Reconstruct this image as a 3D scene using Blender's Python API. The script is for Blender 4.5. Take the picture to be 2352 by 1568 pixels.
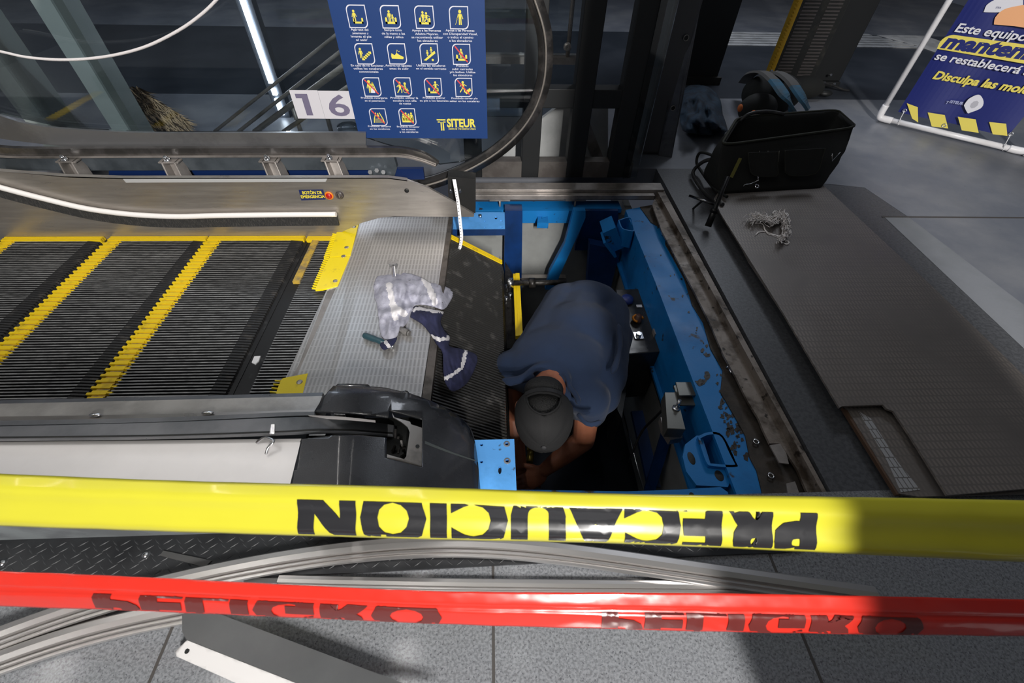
import bpy, bmesh, math, random
from mathutils import Vector, Matrix, noise
from mathutils.geometry import tessellate_polygon
S = bpy.context.scene
for o in list(bpy.data.objects): bpy.data.objects.remove(o)
COL = S.collection
# ---------------------------------------------------------------- camera
F, CX, CY, H = 999.0, 1176.0, 784.0, 1.05
_dn = Vector(((1150-CX)/F, -(1709-CY)/F, -1)).normalized()      # straight down, in camera axes
_fw = Vector(((1125-CX)/F, -(-295-CY)/F, -1)); _fw = (_fw-_dn*_fw.dot(_dn)).normalized()
_ri = _fw.cross(-_dn).normalized()
M3 = Matrix((_ri, _fw, -_dn))                                    # camera axes -> world axes
cam_d = bpy.data.cameras.new('camera'); cam = bpy.data.objects.new('camera', cam_d); COL.objects.link(cam)
cam_d.sensor_width = 23.5; cam_d.lens = F/2352*23.5; cam_d.clip_start = .02; cam_d.clip_end = 60
cam_d.dof.use_dof = True; cam_d.dof.focus_distance = 1.5; cam_d.dof.aperture_fstop = 4.0
cam.matrix_world = Matrix.Translation((0, 0, H)) @ M3.to_4x4()
S.camera = cam
# ---------------------------------------------------------------- world, exposure
S.view_settings.view_transform = 'Standard'; S.view_settings.look = 'None'
S.view_settings.gamma = 1; S.view_settings.use_curve_mapping = False
S.view_settings.exposure = 0.0
W = bpy.data.worlds.new('world'); S.world = W; W.use_nodes = True
W.node_tree.nodes['Background'].inputs[0].default_value = (.55, .62, .80, 1)
W.node_tree.nodes['Background'].inputs[1].default_value = .06
# ---------------------------------------------------------------- ceiling lamps (linear fittings, they run away from the camera)
def lamp(name, loc, size, sizey, power, target, color=(1, .97, .93), spread=math.pi):
    l = bpy.data.lights.new(name, 'AREA'); l.shape = 'RECTANGLE'; l.size = size; l.size_y = sizey
    l.energy = power; l.color = color; l.spread = spread
    o = bpy.data.objects.new(name, l); COL.objects.link(o); o.location = loc
    d = (Vector(target)-Vector(loc)).normalized()
    z = -d; y = Vector((0, 1, 0)); y = (y-z*y.dot(z)).normalized(); x = y.cross(z)
    o.matrix_world = Matrix.Translation(loc) @ Matrix((x, y, z)).transposed().to_4x4()
    return o
for lx, pw in ((-3.3, 12), (-2.0, 13), (-.72, 8), (.15, 2)):
    lamp('linear_ceiling_lamp', (lx, 1.0, 3.05), .014, 3.0, pw, (lx, 1.0, 0))
lamp('ceiling_lamp_behind', (.75, -3.2, 2.9), .06, 1.4, 455, (.75, -1.0, 0))
lamp('ceiling_panel_lamp', (2.0, 4.2, 3.1), 1.2, 1.2, 62, (1.7, 2.6, 0), (.84, .90, 1))
lamp('ceiling_panel_lamp', (-2.2, 5.0, 3.1), 1.2, 1.2, 40, (-1.6, 4, 0), (.78, .86, 1))
# ---------------------------------------------------------------- pixel -> place
def ray(px, py): return M3 @ Vector(((px-CX)/F, -(py-CY)/F, -1))
O = Vector((0, 0, H))
def P(px, py, z=0.0):
    d = ray(px, py); return O + d*((z-H)/d.z)
def PY(px, py, y):
    d = ray(px, py); return O + d*(y/d.y)
def PP(px, py, p0, n):
    d = ray(px, py); return O + d*((p0-O).dot(n)/d.dot(n))
# ---------------------------------------------------------------- materials
MATS = {}
def mat(name, c, rough=.5, metal=0.0, c2=None, ns=8.0, lo=.45, hi=.6, bump=0.0, bs=60.0, rn=0.0, stretch=(1, 1, 1),
        trans=0.0, emit=None, es=0.0, coat=0.0, alpha=1.0, sheen=0.0, speck=None, sps=200.0, spt=.62):
    if name in MATS: return MATS[name]
    m = bpy.data.materials.new(name); m.use_nodes = True; nt = m.node_tree; N = nt.nodes; L = nt.links
    b = N['Principled BSDF']; b.inputs['Roughness'].default_value = rough; b.inputs['Metallic'].default_value = metal
    b.inputs['Base Color'].default_value = (*c, 1)
    tc = N.new('ShaderNodeTexCoord'); mp = N.new('ShaderNodeMapping'); mp.inputs['Scale'].default_value = stretch
    L.new(tc.outputs['Object'], mp.inputs[0]); out = None
    if c2:
        n = N.new('ShaderNodeTexNoise'); n.inputs['Scale'].default_value = ns; n.inputs['Detail'].default_value = 6; n.inputs['Roughness'].default_value = .62
        L.new(mp.outputs[0], n.inputs['Vector'])
        r = N.new('ShaderNodeMapRange'); r.inputs['From Min'].default_value = lo; r.inputs['From Max'].default_value = hi
        L.new(n.outputs[0], r.inputs[0])
        x = N.new('ShaderNodeMix'); x.data_type = 'RGBA'; x.inputs[6].default_value = (*c, 1); x.inputs[7].default_value = (*c2, 1)
        L.new(r.outputs[0], x.inputs[0]); out = x.outputs[2]
    if speck:
        n = N.new('ShaderNodeTexNoise'); n.inputs['Scale'].default_value = sps; n.inputs['Detail'].default_value = 3
        L.new(mp.outputs[0], n.inputs['Vector'])
        r = N.new('ShaderNodeMapRange'); r.inputs['From Min'].default_value = spt; r.inputs['From Max'].default_value = spt+.06
        L.new(n.outputs[0], r.inputs[0])
        x = N.new('ShaderNodeMix'); x.data_type = 'RGBA'; x.inputs[6].default_value = (*c, 1); x.inputs[7].default_value = (*speck, 1)
        if out: L.new(out, x.inputs[6])
        L.new(r.outputs[0], x.inputs[0]); out = x.outputs[2]
    if out: L.new(out, b.inputs['Base Color'])
    if rn:
        n = N.new('ShaderNodeTexNoise'); n.inputs['Scale'].default_value = ns*1.7; n.inputs['Detail'].default_value = 5
        L.new(mp.outputs[0], n.inputs['Vector'])
        r = N.new('ShaderNodeMapRange'); r.inputs['From Min'].default_value = .3; r.inputs['From Max'].default_value = .7
        r.inputs['To Min'].default_value = max(.03, rough-rn); r.inputs['To Max'].default_value = min(1, rough+rn)
        L.new(n.outputs[0], r.inputs[0]); L.new(r.outputs[0], b.inputs['Roughness'])
    if bump:
        n = N.new('ShaderNodeTexNoise'); n.inputs['Scale'].default_value = bs; n.inputs['Detail'].default_value = 4
        L.new(mp.outputs[0], n.inputs['Vector'])
        u = N.new('ShaderNodeBump'); u.inputs['Strength'].default_value = bump; u.inputs['Distance'].default_value = .004
        L.new(n.outputs[0], u.inputs['Height']); L.new(u.outputs[0], b.inputs['Normal'])
    if trans: b.inputs['Transmission Weight'].default_value = trans
    if coat: b.inputs['Coat Weight'].default_value = coat; b.inputs['Coat Roughness'].default_value = .08
    if sheen: b.inputs['Sheen Weight'].default_value = sheen
    if emit:
        b.inputs['Emission Color'].default_value = (*emit, 1); b.inputs['Emission Strength'].default_value = es
    MATS[name] = m; return m
def glassmat(name, tint, gl=.12, rough=.02):
    m = bpy.data.materials.new(name); m.use_nodes = True; nt = m.node_tree; N = nt.nodes; L = nt.links; N.clear()
    o = N.new('ShaderNodeOutputMaterial'); t = N.new('ShaderNodeBsdfTransparent'); g = N.new('ShaderNodeBsdfGlossy'); x = N.new('ShaderNodeMixShader')
    fr = N.new('ShaderNodeFresnel'); fr.inputs[0].default_value = 1.45
    t.inputs[0].default_value = (*tint, 1); g.inputs['Roughness'].default_value = rough
    a = N.new('ShaderNodeMath'); a.operation = 'MULTIPLY_ADD'; a.inputs[1].default_value = .8; a.inputs[2].default_value = gl*.1
    L.new(fr.outputs[0], a.inputs[0]); L.new(a.outputs[0], x.inputs[0]); L.new(t.outputs[0], x.inputs[1]); L.new(g.outputs[0], x.inputs[2]); L.new(x.outputs[0], o.inputs[0])
    MATS[name] = m; return m
def height_mat(m, expr, dist=.002, strength=1.0, dark=None):
    """adds relief from a node builder expr(N, L, xyz) -> socket; dark mixes the colour in the low places (between the ribs)"""
    nt = m.node_tree; N = nt.nodes; L = nt.links; b = N['Principled BSDF']
    tc = N.new('ShaderNodeTexCoord'); sp = N.new('ShaderNodeSeparateXYZ'); L.new(tc.outputs['Object'], sp.inputs[0])
    h = expr(N, L, sp.outputs)
    u = N.new('ShaderNodeBump'); u.inputs['Distance'].default_value = dist; u.inputs['Strength'].default_value = strength
    L.new(h, u.inputs['Height'])
    if b.inputs['Normal'].links: L.new(b.inputs['Normal'].links[0].from_socket, u.inputs['Normal'])
    L.new(u.outputs[0], b.inputs['Normal'])
    if dark:
        x = N.new('ShaderNodeMix'); x.data_type = 'RGBA'; x.inputs[6].default_value = (*dark, 1); x.inputs[7].default_value = b.inputs['Base Color'].default_value
        if b.inputs['Base Color'].links: L.new(b.inputs['Base Color'].links[0].from_socket, x.inputs[7])
        L.new(h, x.inputs[0]); L.new(x.outputs[2], b.inputs['Base Color'])
def _m(N, L, op, a, b=None, c=None):
    n = N.new('ShaderNodeMath'); n.operation = op
    for i, v in enumerate((a, b, c)):
        if v is None: continue
        if isinstance(v, (int, float)): n.inputs[i].default_value = v
        else: L.new(v, n.inputs[i])
    return n.outputs[0]
def dashes(px, py, fx, fy, off=.5, rowaxis=1):
    """1 on raised short ribs, 0 between"""
    def e(N, L, s):
        y = _m(N, L, 'DIVIDE', s[1-0 if rowaxis == 1 else 0], py)
        row = _m(N, L, 'FLOOR', y); fyv = _m(N, L, 'FRACT', y)
        sh = _m(N, L, 'MULTIPLY', _m(N, L, 'MODULO', row, 2.0), off)
        x = _m(N, L, 'FRACT', _m(N, L, 'ADD', _m(N, L, 'DIVIDE', s[0 if rowaxis == 1 else 1], px), sh))
        a = _m(N, L, 'LESS_THAN', _m(N, L, 'ABSOLUTE', _m(N, L, 'SUBTRACT', x, .5)), fx/2)
        b = _m(N, L, 'LESS_THAN', _m(N, L, 'ABSOLUTE', _m(N, L, 'SUBTRACT', fyv, .5)), fy/2)
        return _m(N, L, 'MULTIPLY', a, b)
    return e
# ---------------------------------------------------------------- mesh builder
class MB:
    def __init__(s): s.v = []; s.f = []; s.mi = []; s.k = 0; s.sm = []; s.smooth = False
    def add(s, vs, fs, smooth=None):
        b = len(s.v); s.v += [Vector(p) for p in vs]
        for f in fs: s.f.append([b+i for i in f]); s.mi.append(s.k); s.sm.append(s.smooth if smooth is None else smooth)
        return s
    def box(s, lo, hi):
        x0, y0, z0 = lo; x1, y1, z1 = hi
        return s.add([(x0,y0,z0),(x1,y0,z0),(x1,y1,z0),(x0,y1,z0),(x0,y0,z1),(x1,y0,z1),(x1,y1,z1),(x0,y1,z1)],
                     [(3,2,1,0),(4,5,6,7),(0,1,5,4),(1,2,6,5),(2,3,7,6),(3,0,4,7)], False)
    def obox(s, c, ax, ay, az):                     # centre and three half-axis vectors
        c = Vector(c); ax, ay, az = Vector(ax), Vector(ay), Vector(az); q = []
        for k in (-1, 1):
            for a, b in ((-1,-1),(1,-1),(1,1),(-1,1)): q.append(c+ax*a+ay*b+az*k)
        return s.add(q, [(3,2,1,0),(4,5,6,7),(0,1,5,4),(1,2,6,5),(2,3,7,6),(3,0,4,7)], False)
    def bar(s, a, b, w, h, up=(0, 0, 1)):           # rectangular bar from a to b
        a, b = Vector(a), Vector(b); d = (b-a).normalized(); r = d.cross(Vector(up)).normalized(); u = r.cross(d)
        return s.obox((a+b)/2, (b-a)/2, r*w/2, u*h/2)
    def prism(s, pts, ex):                          # polygon (3D points) extruded along ex
        pts = [Vector(p) for p in pts]; ex = Vector(ex); n = len(pts)
        tris = tessellate_polygon([pts])
        nr = Vector((0,0,0))
        for i in range(n): nr += pts[i].cross(pts[(i+1) % n])
        fl = nr.dot(ex) > 0
        vs = pts+[p+ex for p in pts]; fs = []
        for t in tris:
            tn = (pts[t[1]]-pts[t[0]]).cross(pts[t[2]]-pts[t[0]])
            if tn.dot(ex) > 0: t = (t[0], t[2], t[1])
            fs.append(tuple(t)); fs.append((t[0]+n, t[2]+n, t[1]+n))
        for i in range(n):
            j = (i+1) % n
            fs.append((i, j, j+n, i+n) if fl else (j, i, i+n, j+n))
        return s.add(vs, fs, False)
    def tube(s, path, r, n=10, caps=True, closed=False):
        path = [Vector(p) for p in path]; m = len(path); rr = r if isinstance(r, (list, tuple)) else [r]*m
        vs = []; up = None
        for i in range(m):
            a = path[(i-1) % m if closed else max(i-1, 0)]; b = path[(i+1) % m if closed else min(i+1, m-1)]; d = (b-a).normalized()
            if up is None: up = Vector((0,0,1)) if abs(d.z) < .9 else Vector((1,0,0))
            rt = d.cross(up).normalized(); up = rt.cross(d).normalized()
            for k in range(n):
                t = 2*math.pi*k/n; vs.append(path[i]+(rt*math.cos(t)+up*math.sin(t))*rr[i])
        fs = []
        for i in range(m if closed else m-1):
            for k in range(n):
                a = i*n+k; b = i*n+(k+1) % n; c = ((i+1) % m)*n
                fs.append((a, b, c+(k+1) % n, c+k))
        s.add(vs, fs, True)
        if caps and not closed: 
            s.add([vs[k] for k in range(n)], [tuple(reversed(range(n)))], False) if False else None
            b = len(s.v)-len(vs)
            s.f.append([b+n-1-k for k in range(n)]); s.mi.append(s.k); s.sm.append(False)
            s.f.append([b+(m-1)*n+k for k in range(n)]); s.mi.append(s.k); s.sm.append(False)
        return s
    def sweep(s, prof, path, up=(0,0,1), smooth=False, closedp=True):   # prof: (side, up) points
        path = [Vector(p) for p in path]; m = len(path); n = len(prof); up = Vector(up); vs = []
        for i in range(m):
            d = (path[min(i+1, m-1)]-path[max(i-1, 0)]).normalized(); r = d.cross(up).normalized(); u = r.cross(d)
            for (a, b) in prof: vs.append(path[i]+r*a+u*b)
        fs = []
        for i in range(m-1):
            for k in range(n if closedp else n-1):
                a = i*n+k; b = i*n+(k+1) % n; fs.append((a, b, b+n, a+n))
        s.add(vs, fs, smooth)
        if closedp:
            b0 = len(s.v)-len(vs)
            for t in tessellate_polygon([[Vector((a, b, 0)) for a, b in prof]]):
                s.f.append([b0+i for i in t]); s.mi.append(s.k); s.sm.append(False)
                s.f.append([b0+(m-1)*n+i for i in t]); s.mi.append(s.k); s.sm.append(False)
        return s
    def cyl(s, a, b, r, n=16, r2=None): return s.tube([a, b], [r, r if r2 is None else r2], n)
    def lathe(s, c, axis, prof, n=20):              # prof: (radius, height along axis)
        c = Vector(c); z = Vector(axis).normalized(); x = z.orthogonal().normalized(); y = z.cross(x); vs = []; fs = []
        for (r, h) in prof:
            for k in range(n):
                t = 2*math.pi*k/n; vs.append(c+z*h+(x*math.cos(t)+y*math.sin(t))*r)
        for i in range(len(prof)-1):
            for k in range(n): a = i*n+k; b = i*n+(k+1) % n; fs.append((a, b, b+n, a+n))
        return s.add(vs, fs, True)
    def ell(s, c, ax, ay, az, nu=20, nv=12):         # ellipsoid by half-axis vectors
        c = Vector(c); ax, ay, az = Vector(ax), Vector(ay), Vector(az)
        vs = [c-az]; fs = []
        for j in range(1, nv):
            p = math.pi*j/nv
            for i in range(nu):
                t = 2*math.pi*i/nu; vs.append(c+(ax*math.cos(t)+ay*math.sin(t))*math.sin(p)-az*math.cos(p))
        vs.append(c+az)
        for i in range(nu):
            k = (i+1) % nu; fs.append((0, 1+k, 1+i))
            for j in range(nv-2): a = 1+j*nu; fs.append((a+i, a+k, a+nu+k, a+nu+i))
            a = 1+(nv-2)*nu; fs.append((a+i, a+k, len(vs)-1))
        return s.add(vs, fs, True)
    def cap(s, a, b, ra, rb, n=14):                  # tapered capsule
        a, b = Vector(a), Vector(b); d = b-a; L = d.length; d.normalize(); pa = []; 
        path = []; rr = []
        for k in range(1, 5): t = math.pi/2*k/4; path.append(a-d*ra*math.cos(t)); rr.append(ra*math.sin(t))
        for k in range(4, 0, -1): t = math.pi/2*k/4; path.append(b+d*rb*math.cos(t)); rr.append(rb*math.sin(t))
        return s.tube(path, rr, n)
    def sheet(s, top, bot, th):                      # strip between two polylines, thickness vector th
        th = Vector(th); n = len(top); vs = [*top, *bot]; vs = [Vector(p) for p in vs]; vs += [p+th for p in vs]; fs = []; m = 2*n
        for i in range(n-1):
            fs += [(i, i+1, n+i+1, n+i), (m+i, m+n+i, m+n+i+1, m+i+1), (i, m+i, m+i+1, i+1), (n+i, n+i+1, m+n+i+1, m+n+i)]
        fs += [(0, n, m+n, m), (n-1, m+n-1, m+2*n-1, 2*n-1)]
        return s.add(vs, fs, False)
    def mesh(s, name, mats, off=Vector((0,0,0))):
        me = bpy.data.meshes.new(name); me.from_pydata([tuple(p-off) for p in s.v], [], s.f)
        for m in mats: me.materials.append(m)
        me.polygons.foreach_set('material_index', s.mi); me.polygons.foreach_set('use_smooth', s.sm)
        bm = bmesh.new(); bm.from_mesh(me); bmesh.ops.recalc_face_normals(bm, faces=bm.faces); bm.to_mesh(me); bm.free()
        me.update(); return me
def tag(o, label=None, cat=None, group=None, kind=None):
    for k, v in (('label', label), ('category', cat), ('group', group), ('kind', kind)):
        if v: o[k] = v
    return o
def thing(name, loc, label, cat, group=None):
    o = bpy.data.objects.new(name, None); COL.objects.link(o); o.location = loc; o.empty_display_size = .05
    return tag(o, label, cat, group)
def root(o):
    while o.parent: o = o.parent
    return o
def part(name, mb, mats, parent=None, label=None, bevel=0, solid=0):
    mats = mats if isinstance(mats, (list, tuple)) else [mats]
    off = Vector(root(parent).location) if parent else Vector((0,0,0))
    o = bpy.data.objects.new(name, mb.mesh(name, mats, off)); COL.objects.link(o)
    if parent: o.parent = parent
    if label: o['label'] = label
    if bevel:
        b = o.modifiers.new('bevel', 'BEVEL'); b.width = bevel; b.segments = 2; b.limit_method = 'ANGLE'; b.angle_limit = .6
    return o
def one(name, mb, mats, label, cat, group=None, bevel=0):     # a thing that is a single mesh; origin moved to its own base
    lo = Vector((min(p.x for p in mb.v), min(p.y for p in mb.v), min(p.z for p in mb.v)))
    hi = Vector((max(p.x for p in mb.v), max(p.y for p in mb.v), 0)); c = Vector(((lo.x+hi.x)/2, (lo.y+hi.y)/2, lo.z))
    mats = mats if isinstance(mats, (list, tuple)) else [mats]
    o = bpy.data.objects.new(name, mb.mesh(name, mats, c)); COL.objects.link(o); o.location = c
    if bevel:
        b = o.modifiers.new('bevel', 'BEVEL'); b.width = bevel; b.segments = 2; b.limit_method = 'ANGLE'; b.angle_limit = .6
    return tag(o, label, cat, group)
def struct(name, mb, mats, bevel=0):
    o = part(name, mb, mats, bevel=bevel); o['kind'] = 'structure'; return o
def dup(r, loc, label=None):
    c = r.copy(); COL.objects.link(c); c.location = loc
    if label: c['label'] = label
    for ch in list(r.children):
        d = ch.copy(); COL.objects.link(d); d.parent = c
        for g in list(ch.children): e = g.copy(); COL.objects.link(e); e.parent = d
    return c
# ---- lettering
def text_tris(txt, size=1.0, bold=0.0, spacing=1.0, shear=0.0, align='LEFT'):
    cu = bpy.data.curves.new('t', 'FONT'); cu.body = txt; cu.size = size; cu.offset = bold*size; cu.space_character = spacing; cu.shear = shear
    cu.align_x = align; cu.resolution_u = 3; cu.fill_mode = 'FRONT'; cu.space_line = .95
    o = bpy.data.objects.new('t', cu); COL.objects.link(o); bpy.context.view_layer.update()
    me = bpy.data.meshes.new_from_object(o.evaluated_get(bpy.context.evaluated_depsgraph_get()))
    vs = [Vector((v.co.x, v.co.y, 0)) for v in me.vertices]; fs = [tuple(p.vertices) for p in me.polygons]
    bpy.data.objects.remove(o); bpy.data.curves.remove(cu); bpy.data.meshes.remove(me); return vs, fs
def put_text(mb, txt, o, r, u, size, bold=.012, width=None, lift=0.0, **k):
    """o origin, r and u unit vectors of the writing plane"""
    vs, fs = text_tris(txt, 1.0, bold, **k)
    if not vs: return
    x0 = min(v.x for v in vs); x1 = max(v.x for v in vs); sx = width/(x1-x0) if width else size
    r, u = Vector(r), Vector(u); n = r.cross(u).normalized()
    mb.add([Vector(o)+r*((v.x)*sx)+u*(v.y*size)+n*lift for v in vs], fs, False)
def grid_cut(vs, fs, su, sv):
    """cuts a flat mesh along a grid so that it can be bent"""
    bm = bmesh.new(); q = [bm.verts.new(v) for v in vs]
    for f in fs:
        try: bm.faces.new([q[i] for i in f])
        except ValueError: pass
    x0 = min(v.x for v in vs); x1 = max(v.x for v in vs); y0 = min(v.y for v in vs); y1 = max(v.y for v in vs)
    for a0, a1, st, n in ((x0, x1, su, Vector((1,0,0))), (y0, y1, sv, Vector((0,1,0)))):
        x = (math.floor(a0/st)+1)*st
        while x < a1:
            bmesh.ops.bisect_plane(bm, geom=bm.verts[:]+bm.edges[:]+bm.faces[:], plane_co=n*x, plane_no=n, dist=1e-6); x += st
    bm.verts.index_update(); V = [v.co.copy() for v in bm.verts]; Fc = [[v.index for v in f.verts] for f in bm.faces]; bm.free(); return V, Fc
def inpoly(x, y, poly):
    c = False; n = len(poly)
    for i in range(n):
        x1, y1 = poly[i]; x2, y2 = poly[i-1]
        if (y1 > y) != (y2 > y) and x < (x2-x1)*(y-y1)/(y2-y1)+x1: c = not c
    return c
def dseg(x, y, pl):
    m = 1e9
    for (a, b), (c, d) in zip(pl, pl[1:]):
        L2 = (c-a)**2+(d-b)**2 or 1e-9; t = max(0, min(1, ((x-a)*(c-a)+(y-b)*(d-b))/L2)); m = min(m, math.hypot(x-a-t*(c-a), y-b-t*(d-b)))
    return m
def smooth_path(pts, n=6):
    pts = [Vector(p) for p in pts]; out = []
    for i in range(len(pts)-1):
        p0 = pts[max(i-1, 0)]; p1 = pts[i]; p2 = pts[i+1]; p3 = pts[min(i+2, len(pts)-1)]
        for k in range(n):
            t = k/n; out.append(.5*((2*p1)+(p2-p0)*t+(2*p0-5*p1+4*p2-p3)*t*t+(3*p1-p0-3*p2+p3)*t**3))
    out.append(pts[-1]); return out
def sp2(pts, n=6): return [(p.x, p.y) for p in smooth_path([Vector((a, b, 0)) for a, b in pts], n)]
def draped(outline, zf, step=7.0, closed=True):
    """a cloth whose outline lies where the photo shows it; zf(px,py,edge distance) is its height"""
    pts = [Vector((a, b, 0)) for a, b in outline]; tr = tessellate_polygon([pts])
    V, Fc = grid_cut(pts, tr, step, step); ol = outline+[outline[0]]
    return [P(v.x, v.y, zf(v.x, v.y, dseg(v.x, v.y, ol))) for v in V], Fc, V
def screw(name_root, c, axis, r, h, mt, label=None, head=6):
    mb = MB(); c = Vector(c); a = Vector(axis).normalized(); mb.cyl(c, c+a*h, r, head); mb.cyl(c+a*h, c+a*h*1.7, r*.5, 10)
    return mb
R = random.Random(5)
# ================================================================ MATERIALS
steel = mat('brushed_steel', (.45,.42,.385), .34, .75, (.34,.31,.285), 5, .35, .75, .06, 300, .08, (1,1,12))
steel_dirty = mat('dirty_steel', (.34,.31,.29), .42, .45, (.12,.11,.10), 6, .4, .7, .1, 80, .1)
alu = mat('aluminium', (.66,.65,.65), .30, .95, (.45,.44,.44), 9, .4, .7, .03, 200, .07)
alu_bright = mat('bright_aluminium', (.80,.78,.78), .40, .3, (.74,.72,.72), 7, .4, .7, .02, 200, .05)
alu_ext = mat('extruded_aluminium', (.66,.64,.63), .30, .85)
alu_grey = mat('grey_rail', (.20,.205,.22), .34, .5, (.11,.12,.13), 6, .4, .7, .05, 120, .08)
black = mat('black_metal', (.004,.005,.006), .6, 0)
black_pl = mat('black_plastic', (.026,.028,.032), .27, 0, (.020,.021,.024), 9, .4, .7, .12, 600, .05, coat=.5)
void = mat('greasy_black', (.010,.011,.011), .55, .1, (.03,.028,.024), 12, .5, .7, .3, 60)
grease = mat('greasy_steel', (.035,.032,.03), .38, .5, (.012,.011,.01), 25, .4, .65, .4, 90, .15)
rubber = mat('rubber', (.02,.02,.021), .5, 0, (.06,.055,.05), 30, .55, .7, .2, 200)
rail_rub = mat('worn_black_rail', (.022,.021,.021), .3, .3, (.10,.09,.085), 16, .5, .8, .1, 200)
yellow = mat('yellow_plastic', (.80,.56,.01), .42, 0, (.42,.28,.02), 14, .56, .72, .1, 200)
yellow2 = mat('yellow_comb', (.93,.72,.01), .38, 0, (.62,.45,.03), 22, .60, .75, .06, 200)
ytan = mat('scuffed_yellow', (.55,.36,.05), .5, 0, (.22,.17,.09), 20, .45, .6)
tread = mat('worn_tread', (.38,.38,.38), .42, .5, (.13,.13,.13), 60, .42, .66, 0, 60, 0, (.35,1.6,1))
tread_k = mat('tread_groove', (.016,.016,.017), .5, .3, (.05,.05,.05), 25, .58, .7)
tread_d = mat('dark_tread', (.075,.073,.07), .42, .6, (.20,.19,.18), 20, .56, .72)
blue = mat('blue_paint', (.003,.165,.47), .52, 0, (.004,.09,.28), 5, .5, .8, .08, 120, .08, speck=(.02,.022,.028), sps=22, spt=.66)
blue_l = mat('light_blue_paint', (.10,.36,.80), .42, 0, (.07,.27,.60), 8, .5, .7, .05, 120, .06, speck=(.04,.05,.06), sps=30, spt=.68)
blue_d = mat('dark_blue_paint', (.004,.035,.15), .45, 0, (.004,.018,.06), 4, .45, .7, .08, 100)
blue_dirt = mat('blue_paint_oily', (.004,.16,.47), .42, 0, (.028,.022,.016), 7, .50, .56, .2, 60, .12, speck=(.01,.010,.012), sps=45, spt=.60)
rust = mat('rusty_angle', (.20,.17,.145), .55, .2, (.055,.04,.028), 11, .45, .6, .3, 60, .1, speck=(.02,.014,.01), sps=30, spt=.62)
dirt = mat('dirty_ledge', (.05,.04,.032), .7, .1, (.018,.015,.012), 18, .4, .65, .5, 50)
pan = mat('grey_pan', (.34,.35,.34), .45, .2, (.24,.245,.24), 4, .4, .7, .03, 60)
paintgrey = mat('grey_box', (.075,.073,.07), .34, .6, (.045,.043,.041), 12, .4, .7, .06, 100, .08)
zinc = mat('zinc_bolt', (.65,.66,.68), .25, 1.0)
granite = mat('granite_tile', (.22,.23,.245), .11, 0, (.135,.14,.15), 190, .42, .60, .02, 300, .02, speck=(.085,.088,.098), sps=210, spt=.60)
granite_d = mat('dark_granite', (.075,.078,.085), .42, 0, (.05,.052,.057), 90, .42, .6, .1, 200, .08, speck=(.11,.115,.13), sps=260, spt=.70)
stone = mat('dusty_stone', (.13,.14,.165), .45, 0, (.21,.215,.23), 2.2, .42, .72, .08, 90, .1, speck=(.03,.03,.035), sps=40, spt=.72)
stone_l = mat('pale_stone', (.20,.21,.23), .5, 0, (.15,.16,.17), 3, .4, .7, .1, 90)
dark_band = mat('dark_stone_band', (.030,.036,.046), .3, 0, (.046,.052,.064), 3, .4, .7, .04, 90)
joint = mat('grout', (.05,.045,.042), .7)
white = mat('white_paint', (.80,.80,.82), .5)
pvc = mat('white_pvc', (.78,.77,.79), .33, 0, (.62,.60,.60), 6, .5, .8)
gg = mat('grey_green_metal', (.36,.41,.40), .42, .1, (.30,.34,.33), 3, .4, .7)
glass = glassmat('clear_glass', (.80,.84,.86), .1)
plate_al = mat('comb_plate_aluminium', (.42,.41,.405), .36, .6, (.36,.345,.335), 4, .45, .8, .04, 200, .06)
height_mat(plate_al, dashes(.0125, .032, .52, .90, 0.0), .0014, .8, dark=(.56,.55,.545))
plate_dk = mat('dark_cover_plate', (.22,.195,.175), .42, .25, (.13,.118,.11), 3.5, .4, .7, .05, 200, .08)
height_mat(plate_dk, dashes(.012, .024, .5, .8, .5), .0012, .5, dark=(.15,.135,.125))
diamond = mat('diamond_plate', (.050,.052,.056), .38, .6, (.03,.031,.034), 8, .4, .7, .05, 100, .08)
# ================================================================ THE ROOM
c1 = P(1525,425,0); c2 = P(1905,1140,0)
m = MB()
m.box((-3.6,-4.4,-.08), (3.2,.44,0))
struct('floor', m, granite)
m = MB()
for x in (-1.29,-.66,-.012,.62,1.25): m.box((x-.003,-1.2,0), (x+.003,.335,.0006))
struct('trim_1', m, joint)
xr = c1.x
m = MB(); m.prism([(c2.x+.01,.44,0),(3.2,.44,0),(3.2,2.2,0),(c1.x+.008,2.2,0),(c1.x+.008,c1.y,0)], (0,0,-.08))
struct('floor_right', m, granite_d)
m = MB(); m.box((-6,2.2,-.08), (6,3.26,0)); m.box((-6,5.1,-.08), (6,9,0)); struct('floor_far', m, stone)
m = MB(); m.box((-6,3.26,-.08), (6,5.1,0)); struct('floor_band', m, dark_band)
# paler slabs on the right
def slab(name, pts, mt, z=.0012, th=-.0011):
    mb = MB(); mb.prism([P(a,b,z) for a,b in pts], (0,0,th)); return struct(name, mb, mt)
slab('trim_2', [(1640,330),(2600,300),(2600,860),(2352,700),(2085,497),(1985,430),(1660,400)], stone, .0012)
slab('trim_3', [(2030,497),(2085,497),(2352,700),(2352,800)], stone_l, .0016)
slab('trim_4', [(2025,496),(2600,500),(2600,503),(2027,499)], joint, .002)
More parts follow.
